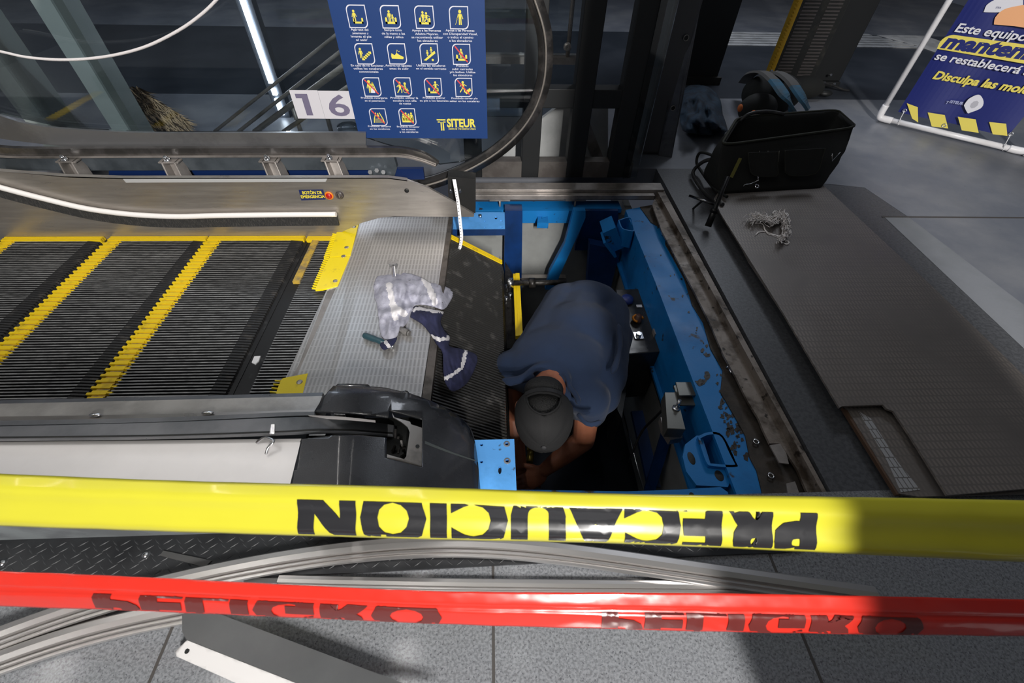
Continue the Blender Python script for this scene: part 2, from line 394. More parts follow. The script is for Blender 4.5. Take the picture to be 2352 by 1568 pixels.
# tactile guiding strip
tact = mat('tactile_strip', (.52,.52,.52), .5, 0, (.38,.38,.38), 8)
m = MB()
a = P(1600,103,0); b = P(2105,103,0); h = P(2070,80,0)
for k in range(6):
    y = a.y+(h.y-a.y)*k/5.6; m.box((a.x,y-.02,0), (b.x-.25*k/5,y+.045,.006))
m.prism([P(2015,80,.004),P(2125,82,.004),P(2250,125,.004),P(2235,150,.004),P(2105,103,.004)], (0,0,-.004))
struct('trim_5', m, tact)
m = MB(); m.box((-7,9,-.1), (7,9.1,3.4)); struct('wall_far', m, mat('far_wall', (.06,.065,.075), .4))
m = MB(); m.box((-3.75,-4.4,-.1), (-3.65,1.0,3.4)); struct('wall_left', m, mat('side_wall', (.10,.105,.115), .5))
m = MB(); m.box((-7,-4.4,3.25), (7,9.1,3.35)); struct('ceiling', m, mat('ceiling_paint', (.20,.21,.22), .7))
m = MB(); m.box((.57,-1.0,0), (1.22,-.6,3.25)); struct('shadow_pillar', m, mat('shadow_pillar_grey', (.25,.25,.25), .6))   # unseen square pillar, added behind the camera to cast the right-hand shadow
# ---- diamond plate strip on the floor beside the near balustrade
t = thing('diamond_floor_plate', P(600,1270,0), 'dark chequered metal floor strip between the balustrade and the granite tiles', 'floor plate')
m = MB(); m.prism([P(a,b,.006) for a,b in [(-80,1245),(-80,1352),(0,1350),(870,1312),(1300,1289),(1800,1268),(1850,1262),(1840,1180),(1100,1180)]], (0,0,-.006))
part('plate', m, diamond, t)
m = MB()
pl = [(x, y) for x, y in [(-80,1245),(-80,1352),(0,1350),(870,1312),(1300,1289),(1800,1268),(1850,1262),(1840,1190),(400,1232)]]
wp = [(P(x,y,0).x, P(x,y,0).y) for x, y in pl]
i = 0
for iy in range(14):
    for ix in range(150):
        x = -1.5+ix*.0145*1.6+(iy % 2)*.0115; y = .30+iy*.0125
        if inpoly(x, y, wp) and inpoly(x+.008, y+.006, wp) and inpoly(x-.008, y-.006, wp):
            s = 1 if (ix+iy) % 2 else -1; d = Vector((.0085, .0062*s, 0)); n = Vector((-d.y, d.x, 0)).normalized()*.0017
            c = Vector((x, y, .006)); m.add([c-d, c+n, c+d, c-n, c+Vector((0,0,.0014))], [(0,1,4),(1,2,4),(2,3,4),(3,0,4)])
tag(part('tread_pattern', m, mat('raised_lug', (.040,.042,.045), .6, 0), t), kind='stuff')
for px, py in ((333,1274),(4,1293)):
    c = P(px,py,.006); m = MB(); m.lathe(c, (0,0,1), [(0,.001),(.010,.001),(.011,0)], 20); m.k = 1; m.lathe(c, (0,0,1), [(0,.0035),(.005,.003),(.0065,.001)], 16); m.k = 0; m.lathe(c, (0,0,1), [(0,.0037),(.0022,.0037),(.0022,.002)], 6)
    part('rivet', m, [black_pl, zinc], t)
# ================================================================ THE PIT
m = MB(); m.box((-.35,.35,-1.0), (1.1,2.3,-.92)); struct('pit_floor', m, mat('oily_pit_floor', (.012,.016,.026), .4, .2, (.005,.006,.008), 5, .4, .7, .2, 30))
a0 = P(1440,488,-.06); a1 = P(1694,1135,-.06); X0 = (a0.x+a1.x)/2
m = MB(); m.box((.665,.35,-1.0), (.70,2.25,-.1)); struct('pit_wall_right', m, pan)
m = MB(); m.box((-.35,1.93,-1.0), (.665,1.97,-.11)); struct('pit_wall_far', m, pan)
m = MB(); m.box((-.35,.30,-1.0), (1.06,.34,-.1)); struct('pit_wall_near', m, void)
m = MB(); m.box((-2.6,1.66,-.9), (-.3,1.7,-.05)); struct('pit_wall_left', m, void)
# right main beam
t = thing('truss_beam', (X0+.1,1.3,-.5), 'long blue painted steel truss beam along the right side of the pit', 'steel beam')
m = MB(); m.prism([P(1437,482,-.06),P(1500,470,-.06),P(1640,745,-.06),P(1760,1000,-.06),P(1830,1150,-.06),P(1694,1140,-.06),P(1590,870,-.06),P(1505,647,-.06)], (0,0,-.012))
part('top_flange', m, blue, t)
m = MB(); m.prism([P(1500,470,-.056),P(1530,470,-.056),P(1700,760,-.056),P(1890,1150,-.056),P(1755,1150,-.056),P(1748,1120,-.056),P(1738,1080,-.056),P(1722,1050,-.056),P(1712,1000,-.056),P(1690,960,-.056),P(1655,900,-.056),P(1660,850,-.056),P(1632,800,-.056),P(1615,740,-.056),P(1590,700,-.056),P(1572,640,-.056),P(1545,590,-.056),P(1528,560,-.056),P(1530,530,-.056),P(1495,510,-.056),P(1470,475,-.056)], (0,0,-.004))
part('dirty_flange_edge', m, dirt, t, 'brown oily grime along the flange edge')
m = MB(); q0 = P(1437,482,-.07); q1 = P(1700,1150,-.07); m.prism([q0,q1,q1+Vector((0,0,-.24)),q0+Vector((0,0,-.24))], (.012,0,0)); part('web', m, blue, t)
m = MB(); m.prism([q0+Vector((-.015,0,-.24)),q1+Vector((-.015,0,-.24)),q1+Vector((.03,0,-.24)),q0+Vector((.03,0,-.24))], (0,0,-.012)); part('bottom_flange', m, blue, t)
# oily blotches (each with its own shape) on the flange
rr = random.Random(3); m = MB()
def blotch(mb, px, py, s, z=-.0595):
    n = 11; pts = []
    for k in range(n):
        a = 2*math.pi*k/n; q = s*(.45+.75*rr.random()); pts.append(P(px+q*math.cos(a)*.9, py+q*math.sin(a)*1.1, z))
    mb.prism(pts, (0,0,.0006))
for k in range(70):
    v = rr.random(); py = 800+v*260; px = 1600+(py-800)*.36+rr.gauss(22,22); lim = 1560+(py-800)*.40
    if px > lim+14: blotch(m, px, py, rr.choice((3,4,5,7,10)) )
for k in range(24):
    py = 500+rr.random()*300; blotch(m, 1462+(py-500)*.47+rr.gauss(28,12), py, rr.choice((2,2,3,4)))
part('oil_stain', m, mat('oil_stain', (.018,.014,.011), .5, 0, bump=.4, bs=90), t, 'dark oil blotches')
# frame angle around the opening
t = thing('floor_frame_angle', P(1700,760,-.03), 'grimy brown steel angle frame along the right edge of the open pit', 'frame')
m = MB()
out = [(1525,425),(1905,1140),(1915,1160)]; inn = [(1498,462),(1568,620),(1660,822),(1725,985),(1792,1160)]
m.prism([P(1518,424,-.004),P(1915,1160,-.004),P(1905,1160,-.004),P(1508,436,-.004)], (0,0,-.05))
part('upright_edge', m, rust, t)
m = MB(); m.prism([P(*q,-.03) for q in [(1512,438),(1910,1162),(1868,1162),(1830,1075),(1792,1018),(1768,1018),(1752,985),(1742,960),(1716,918),(1690,865),(1662,815),(1630,740),(1600,680),(1560,605),(1520,530),(1498,470)]], (0,0,-.008))
m.k = 1
m.prism([P(*q,-.024) for q in [(1768,1022),(1792,1018),(1806,1040),(1812,1065),(1790,1062)]], (0,0,-.004))
m.prism([P(*q,-.024) for q in [(1772,1022),(1798,1065),(1812,1066),(1826,1090),(1800,1100)]][:0] or [P(1806,1110,-.024),P(1826,1105,-.024),P(1842,1150,-.024),P(1812,1150,-.024)], (0,0,-.004))
part('ledge', m, [rust, steel_dirty], t)
t2 = thing('floor_frame_angle', P(1300,440,-.03), 'worn grey steel sill along the far edge of the pit under the black posts', 'frame')
m = MB(); y0 = P(1300,422,0).y; y1 = P(1300,438,0).y; y2 = P(1300,450,-.01).y; xa = P(1090,430,0).x; xb = P(1518,425,0).x
m.box((xa,y1,-.05),(xb,y0,.006)); part('upright_edge', m, steel_dirty, t2, bevel=.002)
m = MB(); m.box((xa,y2,-.03),(xb-.05,y1-.004,-.008)); part('ledge', m, steel_dirty, t2, bevel=.002)
for px in (1148,1322):
    c = P(px,455,-.03); m = MB(); m.box((c.x-.05,c.y-.012,-.04),(c.x+.05,c.y+.02,-.025)); m.cyl((c.x,c.y-.005,-.09),(c.x,c.y-.005,-.03),.005); part('adjusting_lug', m, steel_dirty, t2)
# far cross beam and its attachments
t = thing('cross_beam', P(1280,473,-.1), 'blue steel cross beam under the far sill of the pit', 'steel beam')
m = MB(); m.prism([P(1080,463,-.07),P(1420,461,-.07),P(1428,480,-.07),P(1080,482,-.07)], (0,0,-.02)); part('top_flange', m, blue, t)
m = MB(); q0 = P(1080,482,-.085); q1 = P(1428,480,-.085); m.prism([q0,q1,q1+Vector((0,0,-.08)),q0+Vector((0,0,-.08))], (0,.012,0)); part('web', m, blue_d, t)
m = MB(); m.prism([P(*q,-.10) for q in [(1236,483),(1262,483),(1262,489),(1245,497),(1243,502),(1258,497),(1260,512),(1234,511)]], (0,0,-.03)); part('hook_lug', m, blue, t)
def vbar(name, pts, y, dy, mt, parent, label=None):
    mb = MB(); mb.prism([PY(a,b,y) for a,b in pts], (0,dy,0)); return part(name, mb, mt, parent, label)
t = thing('steel_framework', (.3,2.05,-.9), 'dark blue upright frame and diagonal braces at the far end of the pit', 'steel frame')
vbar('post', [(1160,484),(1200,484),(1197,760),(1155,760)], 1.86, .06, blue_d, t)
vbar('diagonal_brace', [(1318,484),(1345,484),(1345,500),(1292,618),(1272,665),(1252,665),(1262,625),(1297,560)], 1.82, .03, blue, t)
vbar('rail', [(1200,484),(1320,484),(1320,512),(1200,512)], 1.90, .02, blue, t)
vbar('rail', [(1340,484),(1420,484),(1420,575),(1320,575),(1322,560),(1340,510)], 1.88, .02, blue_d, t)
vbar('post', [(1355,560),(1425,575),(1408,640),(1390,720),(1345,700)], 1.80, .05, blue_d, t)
m = MB(); m.bar(PY(1395,515,1.76), PY(1415,560,1.76), .10, .06); m.bar(PY(1385,545,1.72), PY(1410,578,1.72), .09, .012); part('gusset', m, blue, t)
vbar('sill', [(1195,638),(1300,638),(1300,645),(1195,645)], 1.86, .03, steel_dirty, t)
t = thing('tie_rod', (.2,1.7,-.5), 'greasy steel tie rod with nuts beside the yellow toothed strip', 'rod')
m = MB(); m.cyl(PY(1165,650,1.5), PY(1300,648,1.5), .012); part('rod', m, grease, t)
for px in (1172,1222): m = MB(); c = PY(px,650,1.5); m.cyl(c-Vector((.014,0,0)), c+Vector((.014,0,0)), .024, 6); part('nut', m, zinc if px < 1200 else grease, t)
# square tube brackets welded to the beam
def tubebracket(path, w, px0, z, dz, label, holes=()):
    t = thing('tube_bracket', P(*px0, z-dz), label, 'bracket'); pts = sp2([*path, path[0]], 4)[:-1]
    top = [P(a,b,z) for a,b in pts]; m = MB(); n = len(top); c = sum(top, Vector())/n
    inner = [p+(c-p).normalized()*w for p in top]; vs = top+inner+[p-Vector((0,0,dz)) for p in top]+[p-Vector((0,0,dz)) for p in inner]; fs = []
    for i in range(n):
        j = (i+1) % n; fs += [(i,j,n+j,n+i),(i,2*n+i,2*n+j,j),(n+i,n+j,3*n+j,3*n+i),(2*n+i,3*n+i,3*n+j,2*n+j)]
    m.add(vs, fs, False); part('tube', m, blue, t); return t
tubebracket([(1420,505),(1443,498),(1452,503),(1457,528),(1448,530),(1428,524)], .006, (1440,515), -.055, .09, 'small blue square tube bracket with an open top at the far corner of the pit')
t = tubebracket([(1603,1002),(1628,992),(1660,1000),(1690,1060),(1690,1072),(1640,1070),(1622,1060)], .008, (1640,1040), -.06, .12, 'large blue square tube bracket near the front corner of the pit')
m = MB(); m.prism([P(*q,-.075) for q in [(1574,1020),(1600,1000),(1612,1000),(1632,1064),(1690,1076),(1672,1118),(1600,1114),(1576,1082),(1568,1048)]], (0,0,-.014)); part('base_plate', m, blue, t)
m = MB(); c = P(1588,1052,-.0745); m.ell(c, (.010,0,0),(0,.020,0),(0,0,.0012)); part('slot_hole', m, void, t); m = MB(); c = P(1652,1092,-.0745); m.ell(c, (.012,0,0),(0,.016,0),(0,0,.0012)); part('slot_hole', m, void, t)
t = thing('blue_edge_beam', P(1550,1128,-.1), 'blue steel flange along the near edge of the pit just above the yellow tape', 'steel beam')
m = MB(); m.prism([P(*q,-.05) for q in [(1185,1124),(1440,1128),(1560,1124),(1655,1118),(1672,1130),(1680,1190),(1185,1190)]], (0,0,-.012)); part('flange', m, blue, t)
m = MB(); c = P(1588,1136,-.049); m.cyl(c, c+Vector((0,0,.002)), .006); part('bolt_hole', m, void, t)
# blue perforated bracket under the skirt tip
t = thing('perforated_bracket', P(1100,507,-.02), 'light blue perforated steel bracket under the tip of the stainless skirt', 'bracket')
def plate_holes(outline, holes, z, th):
    loops = [[Vector((a,b,0)) for a,b in outline]]
    for (x, y, rx, ry) in holes: loops.append([Vector((x+rx*math.cos(k*math.pi/6), y+ry*math.sin(k*math.pi/6), 0)) for k in range(12)])
    tr = tessellate_polygon(loops); fl = [p for l in loops for p in l]; n = len(fl)
    top = [P(p.x,p.y,z) for p in fl]; vs = top+[p-Vector((0,0,th)) for p in top]; fs = [tuple(q) for q in tr]+[tuple(i+n for i in q) for q in tr]; b = 0
    for l in loops:
        for i in range(len(l)): j = (i+1) % len(l); fs.append((b+i,b+j,b+j+n,b+i+n))
        b += len(l)
    return MB().add(vs, fs, False)
part('plate', plate_holes([(1032,492),(1095,487),(1159,487),(1160,526),(1032,527)], [(1139,500,3.5,3.5),(1113,508,2.5,1.6),(1151,507,3.5,2),(1113,522,2.5,1.6),(1151,522,3.5,1.8)], -.03, .008), blue_l, t)
c = P(1103,499,-.03); m = MB(); m.cyl(c, c+Vector((0,0,.012)), .008, 6); part('bolt', m, zinc, t)
m = MB(); q = P(1032,527,-.03); w = P(1160,526,-.03); m.prism([q,w,w+Vector((0,0,-.03)),q+Vector((0,0,-.03))], (0,-.004,0)); part('lip', m, blue_d, t)
# blue plate by the near cap
t = thing('perforated_plate', P(1138,1060,-.01), 'light blue steel plate with five round holes and a slot beside the black end cap', 'bracket')
part('plate', plate_holes([(1089,1010),(1181,1008),(1190,1200),(1104,1200)], [(1106,1021,3.6,3.2),(1164,1019,4.2,3.8),(1106,1060,3.6,3.2),(1165,1058,4.2,3.8),(1148,1079,4,9.5)], .006, .010), blue_l, t)
for q in ((1164,1019),(1165,1058)):
    m = MB(); c = P(*q,.0062); m.lathe(c, (0,0,1), [(.0045,.0004),(.0085,.0004),(.009,0)], 24)
    part('worn_ring', m, mat('bare_scuffed_steel', (.25,.27,.3), .4, .6), t)
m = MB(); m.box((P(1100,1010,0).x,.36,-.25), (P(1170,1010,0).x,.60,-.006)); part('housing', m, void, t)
# grey control box behind the man
t = thing('junction_box', P(1455,740,-.62), 'grey steel junction box with knobs on top, fixed to the pit side behind the man', 'junction box')
top = [P(1415,664,-.22),P(1478,662,-.22),P(1524,806,-.22),P(1440,814,-.22)]
m = MB(); m.prism(top, (0,0,-.30)); part('box_body', m, paintgrey, t, bevel=.004)
for i, q in enumerate(((1483,668),(1516,768))):
    m = MB(); c = P(*q,-.22); m.bar(c+Vector((-.03,0,.01)), c+Vector((.008,0,.01)), .03, .02); m.cyl(c+Vector((0,0,.0)), c+Vector((0,0,.04)), .012, 8)
    part('hinge', m, steel_dirty, t)
c = P(1440,690,-.215); m = MB(); m.lathe(c, (0,0,1), [(0,.02),(.024,.018),(.028,.004),(.028,0)], 8); part('knob', m, mat('blue_knob', (.03,.05,.22), .4), t, 'flat dark blue eight sided knob')
c = P(1464,736,-.215); m = MB(); m.lathe(c, (0,0,1), [(0,.03),(.012,.03),(.013,.012),(.018,.010),(.018,0)], 12); m.k = 1; m.tube([c+Vector((.021*math.cos(a/10*6.283), .021*math.sin(a/10*6.283), .012)) for a in range(8)], .005, 6); part('knob', m, [mat('brown_knob', (.10,.045,.03), .4), mat('orange_ring', (.75,.25,.01), .4)], t, 'brown knob in an orange ring')
c = P(1466,772,-.22); m = MB(); m.box((c.x-.018,c.y-.018,c.z),(c.x+.018,c.y+.018,c.z+.006)); m.cyl(c,c+Vector((0,0,.018)),.011,6); part('square_bolt', m, zinc, t)
m = MB(); c = P(1468,703,-.218); m.box((c.x-.012,c.y-.008,c.z),(c.x+.012,c.y+.008,c.z+.002)); part('foil_sticker', m, white, t)
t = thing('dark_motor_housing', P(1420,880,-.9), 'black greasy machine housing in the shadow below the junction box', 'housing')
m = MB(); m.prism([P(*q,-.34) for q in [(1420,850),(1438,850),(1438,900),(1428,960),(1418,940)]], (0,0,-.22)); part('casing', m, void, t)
m = MB(); m.tube([P(1424,920,-.5),P(1478,1125,-.5)], .003, 6); part('thin_rail', m, zinc, t)
# sensor bracket on the beam
t = thing('sensor_bracket', P(1560,940,-.3), 'grey steel sensor bracket of stacked plates bolted to the blue beam web', 'bracket')
m = MB(); m.prism([P(*q,-.10) for q in [(1527,900),(1553,900),(1575,986),(1533,984)]], (0,0,-.05)); part('plate', m, mat('grey_plate', (.17,.17,.155), .36, .6), t, bevel=.002)
m = MB(); m.prism([P(*q,-.085) for q in [(1552,877),(1588,877),(1599,907),(1560,908)]], (0,0,-.006)); m.prism([P(*q,-.11) for q in [(1547,885),(1560,882),(1599,912),(1600,930),(1562,930)]], (0,0,-.006)); part('plate', m, MATS['grey_plate'], t, bevel=.001)
c = P(1553,937,-.10); m = MB(); m.lathe(c, (.1,.2,1), [(0,.004),(.012,.004),(.013,0)], 16); m.cyl(c, c+Vector((.006,.01,.03)), .0055, 10); part('bolt', m, zinc, t)
m = MB(); m.prism([P(*q,-.2) for q in [(1517,958),(1530,958),(1540,1000),(1565,990),(1568,1005),(1540,1010),(1524,985)]], (0,0,-.03)); part('foot', m, steel_dirty, t)
m = MB(); m.tube(smooth_path([P(1527,935,-.2),P(1505,958,-.3),P(1475,990,-.42),P(1452,1040,-.5),P(1445,1062,-.55)]), .0045, 8); part('cable', m, rubber, t)
t = thing('truss_brace', P(1500,1060,-.9), 'blue diagonal brace low on the right side of the pit', 'steel frame')
vx = .93
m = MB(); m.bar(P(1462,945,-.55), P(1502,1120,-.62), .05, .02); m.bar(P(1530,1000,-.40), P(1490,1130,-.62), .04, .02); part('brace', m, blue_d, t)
# small hardware left on the ledge
def bolt(px, py, z, ax, lab, L=.03, r=.004):
    c = P(px,py,z); a = Vector(ax).normalized(); m = MB(); m.cyl(c, c+a*.006, r*2, 6); m.cyl(c+a*.006, c+a*L, r, 8); one('loose_bolt', m, zinc, lab, 'bolt')
bolt(1654,790,-.05,(.25,-1,.5),'small steel bolt on the oily ledge, farther of the two near the blotches')
bolt(1672,842,-.05,(0,-1,.1),'small steel bolt on the oily ledge, nearer of the two near the blotches')
bolt(1519,536,-.05,(1,.3,.2),'shiny loose nut and bolt on the ledge near the far corner of the pit', .02)
for q, lab in (((1737,1014),'small steel ring washer on the grimy ledge next to the notched angle'),((1771,1092),'small steel ring washer on the grimy ledge closest to the yellow tape')):
    c = P(*q,-.05); m = MB(); m.lathe(c, (0,0,1), [(.005,0),(.005,.002),(.009,.002),(.009,0),(.005,0)], 24); one('washer', m, zinc, lab, 'washer')
# ================================================================ ESCALATOR STEPS
YF, YN = 1.60, .60
def make_step(label):
    t = thing('escalator_step', (0, (YF+YN)/2, -.01), label, 'escalator step', 'ribbed escalator steps between the balustrades')
    L = .405; n = 84; p = (YF-YN-.03)/n; m = MB(); z = -.01
    for k in range(n):
        y = YN+.005+k*p; m.k = 1
        m.add([(.055,y,z-.012),(L-.062,y,z-.012),(L-.062,y,z),(.055,y,z),(.055,y+p*.40,z-.012),(L-.062,y+p*.40,z-.012),(L-.062,y+p*.40,z),(.055,y+p*.40,z)], [(0,1,2,3),(5,4,7,6),(1,5,6,2),(4,0,3,7)], False)
        m.k = 0; m.add([(.055,y,z),(L-.062,y,z),(L-.062,y+p*.40,z),(.055,y+p*.40,z)], [(0,1,2,3)], False)
    m.k = 1; m.box((0,YN,z-.02),(L,YF,z-.0118))
    part('tread', m, [tread, tread_k], t)
    m = MB()
    for k in range(n//2):
        y = YN+.005+k*2*p; o = .010 if k % 2 else 0
        m.box((.002,y,z-.0115),(.047,y+p*1.25,z+.001)); m.box((-.010,y+p*.0,z-.0115),(.002,y+p*.7,z+.0005)); m.box((.047,y+p*.3,z-.0115),(.062,y+p*.8,z+.0005))
        m.k = 1; m.box((.006,y+p*1.25,z-.0115),(.045,y+2*p,z-.004)); m.k = 0
    part('yellow_edge', m, [yellow, ytan], t, 'yellow toothed edge of the tread')
    m = MB()
    for k in range(n):
        y = YN+.005+k*p; m.add([(L-.062,y,z),(L-.018,y,z-.004),(L+.002,y,z-.06),(L-.062,y,z-.06),(L-.062,y+p*.55,z),(L-.018,y+p*.55,z-.004),(L+.002,y+p*.55,z-.06),(L-.062,y+p*.55,z-.06)], [(0,1,2,3),(7,6,5,4),(0,4,5,1),(1,5,6,2)], False)
    m.box((L-.063,YN,z-.06),(L-.022,YF,z-.018)); part('riser', m, rubber, t, 'black ribbed riser edge')
    m = MB()
    for k in range(3): m.box((0,YF-.028+k*.010,z-.012),(L-.012,YF-.028+k*.010+.006,z+.0035))
    part('yellow_side_strip', m, yellow, t, 'yellow strip along the skirt side')
    return t
xs = [P(262,538,-.01).x-.405*1.0, P(262,538,-.01).x, P(487,537,-.01).x, P(708,535,-.01).x]
xs = [-1.69+.045, -1.27+.045, -.852+.03]
st = make_step('ribbed escalator step, third from the comb plate')
x1 = P(262,538,-.01).x; x2 = P(487,537,-.01).x; x3 = P(708,536,-.01).x
st.location.x = x1-.0; lab = {}
dup(st, (x2, 1.10, -.01), 'ribbed escalator step, second from the comb plate, right of its yellow edge nearest the middle')
dup(st, (x1-.42, 1.10, -.01), 'ribbed escalator step at the left border of the photo')
dup(st, (x1-.84, 1.10, .09), 'raised escalator step almost in the dark at the far left border')
st['label'] = 'ribbed escalator step between the two long yellow edges'
s4 = dup(st, (x3+.004, 1.10, -.012), 'partly hidden escalator step directly under the comb plate, with a scuffed yellow edge')
for ch in s4.children:
    if ch.name.startswith('yellow_edge'):
        o = ch; m = MB(); y0 = YF-.30; m.box((.026,y0,-.020),(.054,YF-.02,-.008)); me = m.mesh('yellow_edge', [ytan], Vector(st.location)-Vector((x1,0,0))); o.data = me
# the leaning ribbed step turning down beyond the comb plate
t = thing('turning_step', (-.1,1.1,-.15), 'dark ribbed escalator step tilting down into the pit right of the comb plate', 'escalator step')
A = PY(1022,535,1.60); B = PY(1152,600,1.60); d = (B-A); L = d.length; d.normalize(); n = Vector((0,1,0)).cross(d)*-1
if n.z < 0: n = -n
m = MB(); N_ = 96; p = 1.06/N_
for k in range(N_):
    y = .55+k*p; a = Vector((A.x,y,A.z)); m.obox(a+d*L/2+Vector((0,p*.2,0))-n*.006, d*L/2, (0,p*.22,0), n*.006)
m.k = 1; m.obox(Vector((A.x,1.08,A.z))+d*L/2-n*.016, d*L/2, (0,.53,0), n*.005)
part('tread', m, [tread_d, tread_k], t)
m = MB()
for k in range(3): m.obox(Vector((A.x,1.60-.010*k,A.z))+d*L/2+n*.002, d*L/2, (0,.003,0), n*.004)
part('yellow_side_strip', m, yellow, t, 'yellow strip along its far side')
m = MB(); m.prism([B+Vector((0,0,-.01)), Vector((B.x+.012,1.6,B.z-.06)), Vector((B.x+.012,.55,B.z-.06)), Vector((B.x,.55,B.z-.01))], (0,0,-.02)); part('riser', m, grease, t)
t = thing('vertical_step_edge', P(1190,700,-.3), 'yellow toothed edge of a step hanging on end in the pit, left of the man', 'escalator step')
m = MB(); z = -.22; a = P(1182,632,z); b = P(1188,775,z)
m.bar(a, b, .014, .02); nn = 20
for k in range(nn): c = a+(b-a)*(k+.3)/nn; m.box((c.x+.004,c.y-.013,c.z-.004),(c.x+.022,c.y+.007,c.z+.012))
part('toothed_edge', m, yellow, t)
m = MB(); m.prism([P(1160,600,-.26),P(1184,640,-.26),P(1188,800,-.26),P(1160,800,-.26)], (0,0,-.12)); part('step_body', m, grease, t)
for q in ((1163,688),(1172,679),(1165,660)):
    m = MB(); c = P(*q,-.255); m.cyl(c-Vector((0,0,.01)), c+Vector((0,0,.014)), .009, 8); part('bolt', m, zinc, t)
# ================================================================ COMB PLATE
t = thing('comb_plate', P(870,700,-.02), 'patterned aluminium comb plate with a white and navy rag on it', 'floor plate')
zl, zf = .004, .014
m = MB()
T = [P(822,513,zl),P(872,499,zf),P(1031,496,zf)]; Bt = [P(640,902,zl),P(760,902,zf),P(955,1000,zf)]
bot = [P(640,902,zl),P(742,950,zf),P(962,960,zf)]
m.sheet(T, bot, (0,0,-.010)); part('patterned_plate', m, plate_al, t)
m = MB(); m.prism([P(1031,496,zf),P(1040,498,zf),P(987,935,zf),P(964,935,zf)], (0,0,-.04)); part('edge_bar', m, mat('worn_brown_bar', (.16,.14,.125), .45, .6, (.09,.08,.07), 14), t, 'brown steel bar along its right edge')
m = MB(); m.prism([P(*q,.006) for q in [(775,660),(752,668),(728,730),(712,770),(686,838),(672,862),(706,858),(740,765)]], (0,0,-.006)); part('bare_edge', m, steel_dirty, t, 'bare dirty strip where the yellow comb segments are missing')
def combseg(pts, teeth, scr, label):
    m = MB(); m.prism([P(*q,.009) for q in pts], (0,0,-.007)); (a, b) = (P(*teeth[0],.003), P(*teeth[1],.003)); k = int((b-a).length/.012)
    for i in range(k):
        c = a+(b-a)*(i+.5)/k; m.obox(c+Vector((-.008,0,-.002)), (.010,0,-.002), (0,.0018,0), (0,0,.003))
    o = part('comb_segment', m, yellow2, t, label)
    for q in scr:
        c = P(*q,.009); m = MB(); m.lathe(c, (0,0,1), [(0,.001),(.004,.0012),(.0085,.0008),(.009,0)], 18); part('screw', m, steel, o)
combseg([(824,512),(790,517),(776,524),(757,590),(781,588),(805,586)], ((779,524),(754,592)), ((813,521),(796,568)), 'yellow comb segment nearest the far skirt')
combseg([(804,588),(756,592),(744,615),(724,665),(740,664),(776,656),(790,622)], ((756,592),(727,664)), ((789,588),(770,645)), 'yellow comb segment, second from the far skirt')
combseg([(707,857),(650,868),(645,873),(634,902),(640,910),(695,905)], ((648,870),(633,904)), ((688,877),), 'yellow comb segment at the near balustrade')
# ================================================================ FAR BALUSTRADE
t = thing('escalator_balustrade', (-.8,1.7,-.03), 'far escalator balustrade with stainless skirt, glass panel and curved newel', 'balustrade')
sktop = [(-40,390),(60,398),(150,405),(280,409),(800,408),(890,408),(935,414),(985,432),(1035,460),(1089,492)]
m = MB(); ys = 1.60
m.prism([PY(a,b,ys) for a,b in sktop+[(1088,498),(905,497),(872,500),(830,512),(790,530),(760,552),(-40,552)]], (0,.012,0))
part('skirt_panel', m, steel, t)
m = MB(); tp = [PY(a,b,ys) for a,b in sktop[:-3]]; m.sheet(tp, [p+Vector((0,.014,.003)) for p in tp], (0,0,-.004)); part('deck_lip', m, steel, t)
m = MB(); m.prism([PY(a,b,ys-.001) for a,b in [(283,411),(752,410),(748,417),(290,419)]], (0,-.0015,0)); part('bare_strip', m, mat('pale_metal_strip', (.62,.63,.64), .4, .4), t, 'pale strip along the top of the skirt')
br = sp2([(-40,418),(0,430),(100,456),(200,479),(300,492),(400,497),(500,495),(640,493),(772,492)], 6)
m = MB(); m.tube([PY(a,b,ys-.016) for a,b in br], .0105, 10); part('skirt_guard_bar', m, mat('white_aluminium_bar', (.90,.87,.85), .4, .1), t)
m = MB(); up = [PY(a,b,ys-.014)-Vector((0,0,.006)) for a,b in br]; m.sheet(up, [p+Vector((0,-.006,-.042)) for p in up], (0,.008,0))
bm_ = mat('black_bristles', (.018,.018,.018), .7, 0, (.07,.065,.06), 400, .5, .7, .6, 500, 0, (1,1,.08)); part('skirt_brush', m, bm_, t)
ch_t = sp2([(-40,255),(0,266),(60,284),(150,296),(330,305),(560,305),(800,304),(840,305)], 5); ch_b = sp2([(-40,306),(0,318),(100,331),(200,339),(350,337),(560,336),(800,335),(840,335)], 5)
n_ = min(len(ch_t), len(ch_b)); m = MB(); m.sheet([PY(a,b,1.775) for a,b in ch_t[:n_]], [PY(a,b,1.775) for a,b in ch_b[:n_]], (0,.012,0)); part('glass_channel', m, mat('channel_metal', (.36,.36,.37), .3, .8, (.25,.25,.26), 5), t)
m = MB(); gt = sp2([(-40,334),(50,341),(300,341),(600,340),(865,339),(930,342),(975,353),(1008,374)], 5); gb = sp2([(-40,356),(50,362),(300,361),(600,360),(860,360),(920,360),(962,369),(1001,383)], 5)
m.sheet([PY(a,b,1.745) for a,b in gt], [PY(a,b,1.745) for a,b in gb], (0,.02,0)); part('handrail_guide', m, mat('guide_metal', (.33,.31,.30), .28, .9, (.2,.19,.18), 9), t)
m = MB(); g2 = [PY(a,b-4,1.743) for a,b in gb]; m.sheet(g2, [p-Vector((0,0,.005)) for p in g2], (0,-.01,0)); part('guide_lip', m, steel_dirty, t)
m = MB(); m.prism([PY(*q,1.74) for q in [(-40,364),(905,361),(912,386),(905,408),(850,408),(850,390),(-40,392)]], (0,.03,0)); part('support_rail', m, mat('blue_grey_rail', (.085,.10,.115), .4, .3, (.05,.06,.07), 5), t)
